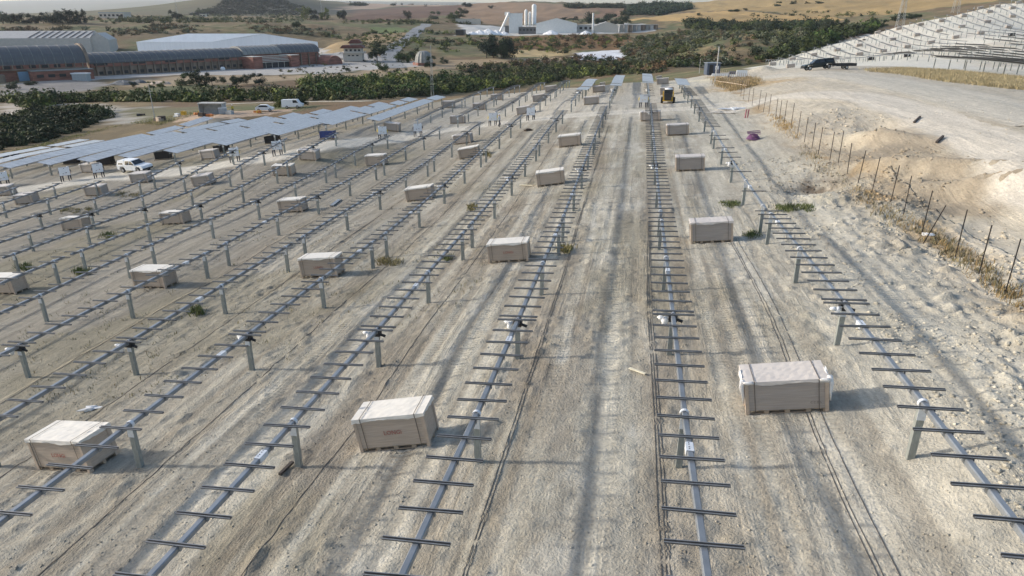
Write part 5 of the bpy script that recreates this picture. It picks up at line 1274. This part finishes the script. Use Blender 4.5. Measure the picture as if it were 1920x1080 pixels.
# ---------------------------------------------------------------- stones scattered on the churned bank (too many to count)
def stones(n,seed,x0,x1,y0,y1,smin,smax,label,dens=None):
    q=np.random.default_rng(seed); x=x0+(x1-x0)*q.random(n*3); y=y0+(y1-y0)*q.random(n*3)**1.35
    pr=sstep(.40,.62,fbm(x*.45,y*.3,seed,3))*.9+.1; k=q.random(n*3)<pr; x=x[k][:n];y=y[k][:n]; n=len(x)
    z=H1(x,y)+relief(x,y,1.)
    base=np.array([(1,0,0),(0,1,0),(-1,0,0),(0,-1,0),(0,0,.8),(0,0,-.8)],float); tri=np.array([(0,1,4),(1,2,4),(2,3,4),(3,0,4),(1,0,5),(2,1,5),(3,2,5),(0,3,5)])
    s=smin+(smax-smin)*q.random(n)**3; a=q.random(n)*6.28
    V=base[None]*(.6+.7*q.random((n,6,1)))*s[:,None,None]*np.array([1,.8,.7]); c,s_=np.cos(a)[:,None],np.sin(a)[:,None]
    V=np.stack([V[...,0]*c-V[...,1]*s_,V[...,0]*s_+V[...,1]*c,V[...,2]],-1)+np.stack([x,y,z],1)[:,None,:]
    F_=(tri[None]+np.arange(n)[:,None,None]*6).reshape(-1,3); col=colour(x,y)[0]*(.85+.4*q.random((n,1)))
    o=link('clods',np_mesh('clods',V.reshape(-1,3),F_,[M['ground']],np.repeat(col,6,0),{'tread':np.zeros(n*6)},smooth=False)); tag(o,label,'clods',None,'stuff')
stones(20000,401,-24,13,8,47,.012,.06,'small earth clods and stones littering the ground between the near rows')
stones(9000,402,8.2,16.5,8,60,.02,.14,'pale clods heaped along the churned strip before the fence')
stones(5000,403,14,32,24,75,.03,.2,'clods and stones on the waste ground beyond the fence')

# ---------------------------------------------------------------- buildings
M['brick']=simple('red_brick',(.235,.10,.07),.85,0,.4,.5,stretch=(.4,.4,2))
M['brick2']=simple('stained_render',(.21,.16,.12),.9,0,.42,.4,stretch=(1,1,.3))
M['vault']=simple('dark_vault_roof',(.105,.11,.115),.7,.1,.18,.8,stretch=(4,.4,.4))
M['vault2']=simple('pale_vault_roof',(.24,.235,.215),.7,.1,.12,.8)
M['shed']=simple('pale_roof_sheet',(.42,.40,.37),.7,0,.08,.5)
M['ware']=simple('white_warehouse_sheet',(.72,.75,.78),.55,0,.04,.3,stretch=(3,3,.1))
M['wareroof']=simple('white_warehouse_roof',(.78,.80,.82),.55,0,.05,.3)
M['winblack']=simple('dark_opening',(.015,.015,.017),.6,0,.1,2)
M['bluedoor']=simple('blue_door',(.16,.27,.38),.5,0,.1,2)
M['redroof']=simple('dark_red_roof',(.13,.05,.04),.8,0,.15,1)
M['cream']=simple('cream_wall',(.50,.46,.40),.8,0,.06,1)
M['silo']=simple('silo_white',(.68,.68,.66),.5,0,.06,.6)
M['gyps']=simple('white_gypsum',(.74,.73,.72),.9,0,.08,.2)
class Frame:
    def __init__(s,a,b,z=None):
        A=at(*a) if not isinstance(a,Vector) else a; B=at(*b) if not isinstance(b,Vector) else b
        s.o=A; d_=B-A; s.L=math.hypot(d_.x,d_.y); s.yaw=math.atan2(d_.y,d_.x); s.dz=d_.z
    def root(s,name,label,cat):
        r0=empty(name,(s.o.x,s.o.y,s.o.z+min(0,s.dz)-.1),label,cat); r0.rotation_euler=(0,0,s.yaw); return r0
def ribs(r0,x0,x1,y0,y1,zw,rise,step,mat,n_=12):
    m=MB(); c=(y0+y1)/2;h=(y1-y0)/2; x=x0+step
    while x<x1-.5:
        m.tube([(x,c-(h+.05)*math.cos(math.pi*i/n_),zw+(rise+.05)*math.sin(math.pi*i/n_)) for i in range(n_//2+3)],.13,mat,4,cap=False); x+=step
    o=m.build('roof_ribs',r0); o['kind']='stuff'
def vault(m,x0,x1,y0,y1,zw,rise,mat,n_=12,end=True):
    c=(y0+y1)/2;h=(y1-y0)/2; poly=[(c-h*math.cos(math.pi*i/n_),zw+rise*math.sin(math.pi*i/n_)) for i in range(n_+1)]
    m.prism(poly,x0,x1,mat,'x',cap=end)
# left vaulted factory
f=Frame((-70,156),(168,146)); r0=f.root('brick_factory','old red brick factory with a tall dark vaulted roof at far left','factory'); Lx=f.L
MB().box(0,Lx,0,20,0,7.2,M['brick']).build('wall',r0)
m=MB(); vault(m,-.3,Lx+.3,.6,20.3,7.21,8.2,M['vault'],16); m.build('vaulted_roof',r0)
ribs(r0,0,Lx,.6,20.3,7.21,8.2,4.2,M['vault2'])
m=MB(); poly=[(10.4-9.9*1.06*math.cos(math.pi*i/16),7.3+8.2*1.08*math.sin(math.pi*i/16)) for i in range(17)]; m.prism(poly+[(20.9,0),(0,0)][:0],Lx+.31,Lx+1.6,M['brick2'],'x'); m.build('end_gable',r0)
MB().box(0,Lx,-1.2,-.001,5.0,5.5,M['brick2']).build('ledge',r0)
MB().box(Lx*.50,Lx*1.0,-8.5,-.01,0,4.6,M['brick']).box(Lx*.495,Lx*1.005,-9,-.02,4.601,4.9,M['vault2']).build('low_annex',r0)
m0=MB(); m0.box(-1.4,1.4,-.06,0,0,1.4,M['winblack']); wm=m0.mesh('window')
for k in range(5): link('window',wm,r0,(Lx*(.56+.09*k),-8.51,1.8))
for k in range(9): link('window',wm,r0,(Lx*(.05+.1*k),-.02,5.7))
MB().box(Lx*.47-2.6,Lx*.47+2.4,-1.4,-1.21,0,4.4,M['bluedoor']).build('blue_door',r0); MB().box(Lx*.47-2.8,Lx*.47+2.6,-1.2,-.02,0,4.6,M['brick2']).build('door_frame',r0)
MB().box(0,Lx*.3,-6,-.01,0,3.6,M['brick2']).build('side_lean_to',r0)
for k in range(14): MB().box(Lx*(k+.5)/14-.25,Lx*(k+.5)/14+.25,-.5,-.003,5.51,7.6,M['brick2']).build('pilaster',r0)
# long vaulted factory
f=Frame((172,143),(604,119)); r0=f.root('brick_factory','long low brick factory with a ribbed vaulted roof before the white warehouse','factory'); Lx=f.L; ax=lambda t:Lx*t
MB().box(0,Lx*.62,0,16,0,6.6,M['brick2']).build('wall',r0); MB().box(Lx*.6201,Lx*.985,0,16,0,7.6,M['brick']).build('end_wall',r0)
MB().box(0,Lx*.62,-.9,-.01,4.9,6.4,M['brick']).build('red_band',r0)
m=MB(); vault(m,0,Lx*.60,-.6,16.5,6.7,5.0,M['vault'],14); m.build('vaulted_roof',r0)
m=MB(); vault(m,Lx*.6001,Lx*.785,-1.0,17,7.7,4.8,M['vault2'],14); m.build('vaulted_roof',r0)
m=MB(); vault(m,Lx*.7851,Lx*.99,-.6,16.5,7.7,5.2,M['vault'],14); m.build('vaulted_roof',r0)
pm=MB().box(-.3,.3,-1.1,0,0,6.5,M['brick2']).mesh('pilaster'); wm=MB().box(-1.,1.,-.05,0,0,1.6,M['winblack']).mesh('window'); wl=MB().box(-3.4,3.4,-.05,0,0,1.1,M['winblack']).mesh('window')
for k in range(21): link('pilaster',pm,r0,(Lx*(.02+.029*k),0,0)); 
for k in range(20): link('window',wm,r0,(Lx*(.034+.029*k),-.02,1.0))
for t in (.035,.17,.29,.40,.51): link('window',wl,r0,(Lx*t,-.95,5.6))
for k in range(9): link('roof_vent',BEAR if False else pm,r0,(Lx*(.04+.062*k),3.5,5.6)).scale=(.6,.5,.75)
for k in range(5): link('pilaster',pm,r0,(Lx*(.80+.042*k),0,0)).scale=(1,1,1.1)
ribs(r0,0,Lx*.60,-.6,16.5,6.7,5.0,3.6,M['vault2']); ribs(r0,Lx*.6,Lx*.785,-1.0,17,7.7,4.8,3.0,M['vault']); ribs(r0,Lx*.785,Lx*.99,-.6,16.5,7.7,5.2,3.6,M['vault2'])
# portal with slats
MB().box(Lx*.592,Lx*.635,-12,-.02,0,6.8,M['brick']).box(Lx*.590,Lx*.637,-12.3,-.03,6.801,7.1,M['cream']).build('portal_tower',r0)
MB().box(Lx*.775,Lx*.815,-12,-.02,0,6.8,M['brick']).box(Lx*.773,Lx*.817,-12.3,-.03,6.801,7.1,M['cream']).build('portal_tower',r0)
MB().box(Lx*.636,Lx*.774,-9.6,-9.3,0,3.2,M['winblack']).build('portal_opening',r0)
sm=MB().box(0,Lx*.137,-.12,.12,0,.42,M['cream']).mesh('slat')
for k in range(5): link('slat',sm,r0,(Lx*.6365,-10.4+.5*k,3.3+.85*k))
for k in range(4): MB().box(Lx*(.66+.03*k)-.12,Lx*(.66+.03*k)+.12,-9.7,-9.61,0,3.2,M['cream']).build('mullion',r0)
m=MB(); n_=14; m.prism([(Lx*1.0-6*math.cos(math.pi*i/n_),5.6*math.sin(math.pi*i/n_)) for i in range(n_+1)],-14,-2,M['brick'],'y'); m.build('arched_kiln',r0)
# sheds behind
f=Frame((-60,108),(175,104)); r0=f.root('storage_shed','pale gabled shed with dark skylight strips behind the vaulted factory','shed'); Lx=f.L
m=MB(); m.prism([(0,0),(0,13.5),(15,18.5),(30,13.5),(30,0)],0,Lx,M['shed'],'x'); m.build('shed_body',r0)
sk=MB(); sk.add([(0,.05,13.6),(1.3,.05,13.6),(5.3,13.4,18.05),(4.0,13.4,18.05)],[(0,1,2,3)],M['winblack']); skm=sk.mesh('skylight')
for k in range(9): link('skylight',skm,r0,(Lx*(.50+.055*k),-.06,.12))
f=Frame((168,106),(206,104)); r0=f.root('storage_shed','smaller pale gabled shed at the right end of the long shed','shed')
m=MB(); m.prism([(0,0),(0,12),(f.L*.5,17),(f.L,12),(f.L,0)],6,34,M['shed'],'y'); m.build('shed_body',r0)
# white warehouse
A=at(262,112); B=at(458,110); C=at(598,103)
f=Frame(A,B); r0=f.root('warehouse','large white warehouse with lettering on its gable, behind the brick factory','warehouse'); Lx=f.L
Cc=C-r0.location; cc=Matrix.Rotation(-f.yaw,3,'Z')@Cc; dx,dy=cc.x-Lx,cc.y
hh=12.5; rg=18.0
vs=[(0,0,0),(Lx,0,0),(Lx,0,hh),(Lx*.5,0,rg),(0,0,hh)]; vb=[(x+dx,y+dy,z) for x,y,z in vs]
MB().add(vs+vb,[(0,1,2,3,4),(9,8,7,6,5),(1,6,7,2),(0,4,9,5)],M['ware']).build('wall',r0)
MB().add([(Lx+.4,-.4,hh+.05),(Lx*.5,-.4,rg+.3),(-.4,-.4,hh+.05)]+[(Lx+.4+dx,dy+.4,hh+.05),(Lx*.5+dx,dy+.4,rg+.3),(-.4+dx,dy+.4,hh+.05)],[(0,3,4,1),(1,4,5,2)],M['wareroof']).build('roof',r0)
for t,s_,w in ((.42,'ROBALCASA',4.6),(.72,'VIPREN & SON',3.6)):
    o=link('lettering',text_mesh(s_,2.6,M['grey_print'],'lettering'),r0,(Lx*t*.93,-.25,9.3)); o.rotation_euler=(R(90),0,0)
MB().box(Lx*.56,Lx*.68,-.2,-.02,4.2,5.6,M['winblack']).build('dark_window',r0)
dv=Vector((dx,dy,0)); 
def sidebox(t0,t1,z0,z1,off,mat,nm):
    a=Vector((Lx,0,0))+dv*t0;b=Vector((Lx,0,0))+dv*t1; nx=Vector((dy,-dx,0)).normalized()*off
    MB().add([a,b,b+nx,a+nx]+[v+Vector((0,0,z1-z0)) for v in (a,b,b+nx,a+nx)],[(0,1,2,3),(4,7,6,5),(0,4,5,1),(1,5,6,2),(2,6,7,3),(3,7,4,0)],mat).build(nm,r0,(0,0,z0))
sidebox(.12,.82,5.8,6.3,7,M['ware'],'canopy'); sidebox(.80,.99,0,7.0,.4,M['cabin'],'dark_end_door')
# roadside house
p=at(664,114); r0=empty('house',p,'three storey cream house with dark red roofs beside the factory yard','house'); r0.rotation_euler=(0,0,R(14))
MB().box(-6.5,6.5,-5,5,0,5.2,M['cream']).build('ground_floor',r0); MB().box(-8.2,8,-6.4,6,5.201,5.9,M['cream']).build('balcony',r0); MB().box(-5.8,6.2,-4.6,4.8,5.901,8.6,M['cream']).build('upper_floor',r0)
MB().prism([(-8.4,8.4),(8.2,8.6),(6.0,10.6),(-6.4,10.4)],-6,6,M['redroof'],'y').build('roof',r0); MB().box(-2,5.5,-2,4,10.4,11.6,M['cream']).build('top_floor',r0)
MB().prism([(-3.2,11.6),(6.6,11.6),(4.2,14.0),(-.4,14.0)],-3,5,M['redroof'],'y').build('roof',r0)
wm=MB().box(-.8,.8,-.05,0,0,.8,M['winblack']).mesh('window')
for x in (-2.4,.2,3.2): link('window',wm,r0,(x,-5.02,3.3))
for x in (-4,-1,2,4.6): link('window',wm,r0,(x,-4.62,6.5)).scale=(1,1,1.6)
for x in (-8,-4,0,4,7.6): MB().box(x-.07,x+.07,-6.35,-6.2,5.901,7.0,M['cream']).build('balcony_post',r0)
# ribbed dome
p=at(795,122); r0=empty('ribbed_dome',p,'grey ribbed beehive dome behind the slender lattice mast','dome')
m=MB(); vs=[];fs=[];k=28;nv=9
for i in range(nv+1):
    t=i/nv; r_=5.6*math.cos(t*math.pi/2*.93)**.75; z=8.6*math.sin(t*math.pi/2)
    for j in range(k): q_=r_*(1+(.05 if j%2 else -.04)); vs.append((q_*math.cos(2*math.pi*j/k),q_*math.sin(2*math.pi*j/k),z))
for i in range(nv):
    for j in range(k): fs.append((i*k+j,i*k+(j+1)%k,(i+1)*k+(j+1)%k,(i+1)*k+j))
fs.append(tuple(nv*k+j for j in range(k)))
m.add(vs,fs,M['vault2']); m.build('dome_shell',r0); MB().prism([(-5.7,-.5),(5.7,-.5),(5.7,1.6),(-5.7,1.6)],-5.7,5.7,M['brick'],'y').build('base_wall',r0).rotation_euler=(0,0,.6)
def bld(px,py,w,d_,h,yaw,wall,roof,label,cat='shed',name='shed',gable=0,wins=0,hip=None):
    p=at(px,py); r0=empty(name,p,label,cat); r0.rotation_euler=(0,0,yaw)
    m=MB()
    if gable: m.prism([(-w/2,-1),(w/2,-1),(w/2,h),(0,h+gable),(-w/2,h)],-d_/2,d_/2,M[wall],'y'); m.build('wall',r0); MB().add([(-w/2-.3,-d_/2-.3,h),(0,-d_/2-.3,h+gable+.1),(w/2+.3,-d_/2-.3,h),(-w/2-.3,d_/2+.3,h),(0,d_/2+.3,h+gable+.1),(w/2+.3,d_/2+.3,h)],[(0,1,4,3),(1,2,5,4)],M[roof]).build('roof',r0)
    else: m.box(-w/2,w/2,-d_/2,d_/2,-1,h,M[wall]); m.build('wall',r0); MB().box(-w/2-.3,w/2+.3,-d_/2-.3,d_/2+.3,h+.001,h+.5,M[roof]).build('roof',r0)
    if wins:
        wm=MB().box(-w/wins*.28,w/wins*.28,-.1,0,0,h*.35,M['winblack']).mesh('window')
        for k in range(wins): link('window',wm,r0,(-w/2+w*(k+.5)/wins,-d_/2-.02,h*.4))
    return r0
bld(217,35,34,16,7,.1,'cream','bluedoor','far blue and white building beyond the top left grove','building','farm_building',0,6)
bld(76,20,12,8,5,.1,'cream','shed','small white house showing above the top left grove','house','house',0)
bld(382,33,9,6,5,.1,'cream','shed','small pale farm building left of the dark hill','house','house',0,2)
bld(878,45,32,10,6,.12,'cream','shed','white low building on the field edge left of the plant','building','farm_building',0)
bld(154,151,7.2,3.0,3.0,.15,'contblue','plate','weathered pale container standing before the brick factory','container','container',0)
# quarry plant
mt=mpp(at(985,61))
r0=bld(967,61,24*mt,16,33*mt,.12,'silo','silo','tall white plant building with a diagonal conveyor beside it','plant building','plant_building')
MB().tube([(-28*mt,-10,1),(-12*mt,-9,34*mt)],1.3,M['silo'],6).build('conveyor',r0); MB().box(-20*mt,-12.1*mt,-6,6,30*mt,36*mt,M['silo']).build('conveyor_head',r0); MB().box(-19.5*mt,-13*mt,-5.9,5.9,0,12*mt,M['vault']).build('hopper',r0)
for k in range(4): MB().box((-19+2*k)*mt-.2,(-19+2*k)*mt+.2,-5.99,-5.91,12*mt,30*mt,M['silo']).build('strut',r0)
for k,(px,h,r_) in enumerate(((986,40,3.0),(993,36,2.6),(1001,49,4.3))):
    p=at(px,60); s=mt; o=MB().tube([(0,0,6),(0,0,8),(0,0,h*s-1.5),(0,0,h*s)],[.5,r_*s*1.0,r_*s*1.0,r_*s*.5],M['silo'],16).build('silo'); o.location=p; tag(o,['left thin white silo beside the plant building','middle white silo between the thin and the tall one','tallest white silo of the quarry plant'][k],'silo')
r0=bld(996,62,46*mt,8,10*mt,.12,'vault','vault2','dark frame and hoppers at the foot of the silos','hoppers','hopper_frame',0,7)
bld(1043,61,74*mt,34,16*mt,.12,'silo','wareroof','wide white gabled shed right of the silos','shed','shed',9*mt,0)
bld(1093,60,36*mt,12,12*mt,.12,'shed','shed','grey shed joined to the right of the gabled shed','shed','shed',0,4)
bld(1136,60,44*mt,12,11*mt,.12,'cream','gyps','long building with a bright white roof right of the plant','building','shed',7*mt,0)
for k in range(9): bld(1165+8*k,60-.6*k,6.5*mt,8,12*mt-.3*k,.12,['vault2','shed','brick2'][k%3],'shed',f'grey storage bay of the row right of the plant, {ORD[k]} from the left','storage bay','storage_bay')
p=at(1111,62); o=MB().tube([(0,0,0),(0,0,34*mt)],.9,M['silo'],6).build('mast'); o.location=p; tag(o,'pale mast at the left end of the long white roof','mast')
for k,(px,py,w,h) in enumerate(((885,66,16,6),(900,66,18,9),(915,66,20,11),(930,65,14,8),(945,64,10,5),(1098,64,12,6),(1033,64,16,7))):
    p=at(px,py); s=mt; n_=18; vs=[(0,0,h*s)]; fs=[]; q=random.Random(k)
    for i in range(1,5):
        for j in range(n_): a=2*math.pi*j/n_; rr2=w*s*i/4*(1+q.uniform(-.1,.1)); vs.append((rr2*math.cos(a),rr2*math.sin(a)*.7,h*s*(1-i/4)**.9-(.5 if i==4 else 0)+q.uniform(-.3,.3)))
    for j in range(n_): fs.append((0,1+j,1+(j+1)%n_))
    for i in range(3):
        for j in range(n_): fs.append((1+i*n_+j,1+(i+1)*n_+j,1+(i+1)*n_+(j+1)%n_,1+i*n_+(j+1)%n_))
    o=MB().add(vs,fs,M['gyps']).build('gypsum_heap'); o.location=p; tag(o,f'white heap of quarried powder at the plant, {ORD[k]} listed from the left' if k<5 else ['white heap below the grey shed','white heap below the gabled shed'][k-5],'heap')
p=at(864,66); o=MB().box(-7*mt*1,7*mt,-5,5,0,8*mt,M['winblack']).prism([(-8*mt,8*mt),(8*mt,8*mt),(6*mt,9.5*mt),(-6*mt,9.5*mt)],-5.5,5.5,M['vault'],'y').build('dark_hut'); o.location=p; tag(o,'dark hut at the left end of the white heaps','hut')
for k,(px,py,w,h,mt_) in enumerate(((232,156,30,6,'vault'),(262,153,14,4,'vault'),(300,156,24,4,'edge'))):
    p=at(px,py); s=mpp(p); n_=16; q=random.Random(k+9); vs=[(0,0,h*s)];fs=[]
    for i in range(1,4):
        for j in range(n_): a=2*math.pi*j/n_; rr2=w*s*i/3*(1+q.uniform(-.15,.15)); vs.append((rr2*math.cos(a),rr2*math.sin(a)*.5,h*s*(1-i/3)**.8-(.4 if i==3 else 0)+q.uniform(-.2,.2)))
    for j in range(n_): fs.append((0,1+j,1+(j+1)%n_))
    for i in range(2):
        for j in range(n_): fs.append((1+i*n_+j,1+(i+1)*n_+j,1+(i+1)*n_+(j+1)%n_,1+i*n_+(j+1)%n_))
    o=MB().add(vs,fs,M[mt_]).build('rubble_heap'); o.location=p; tag(o,['large dark rubble heap before the brick factory','small dark rubble heap right of the large one','brown rubble heap left of the tree row'][k],'heap')
p=at(418,132); o=MB().blob((0,0,.8),(1.6,1.2,1.2),M['white'],2,.1,8,6).build('tank'); o.location=p; tag(o,'small white tank before the long factory wall','tank')

# ---------------------------------------------------------------- air
me=bpy.data.meshes.new('haze'); gm=bpy.data.objects['ground'].data; gv=np.empty(len(gm.vertices)*3,np.float32); gm.vertices.foreach_get('co',gv); gv=gv.reshape(-1,3); zlo=float(gv[:,2].min()); print('ground z',zlo,gv[:,2].max(),gv.min(0),gv.max(0),'tris',len(gm.polygons)*2)
X0,X1,Y0,Y1,Z0,Z1=float(gv[:,0].min())-50,float(gv[:,0].max())+50,float(gv[:,1].min())-50,float(gv[:,1].max())+50,zlo-1,float(gv[:,2].max())+15
me.from_pydata([(x,y,z) for z in (Z0,Z1) for y in (Y0,Y1) for x in (X0,X1)],[],[(0,2,3,1),(4,5,7,6),(0,1,5,4),(2,6,7,3),(0,4,6,2),(1,3,7,5)])
hm_=bpy.data.materials.new('haze_air'); hm_.use_nodes=True; nt=hm_.node_tree; nt.nodes.clear()
pv=nt.nodes.new('ShaderNodeVolumePrincipled'); pv.inputs['Color'].default_value=(.86,.92,1,1); pv.inputs['Density'].default_value=HAZE; pv.inputs['Anisotropy'].default_value=.2
ou=nt.nodes.new('ShaderNodeOutputMaterial'); nt.links.new(pv.outputs[0],ou.inputs['Volume']); me.materials.append(hm_)
tag(link('haze',me),kind='stuff')
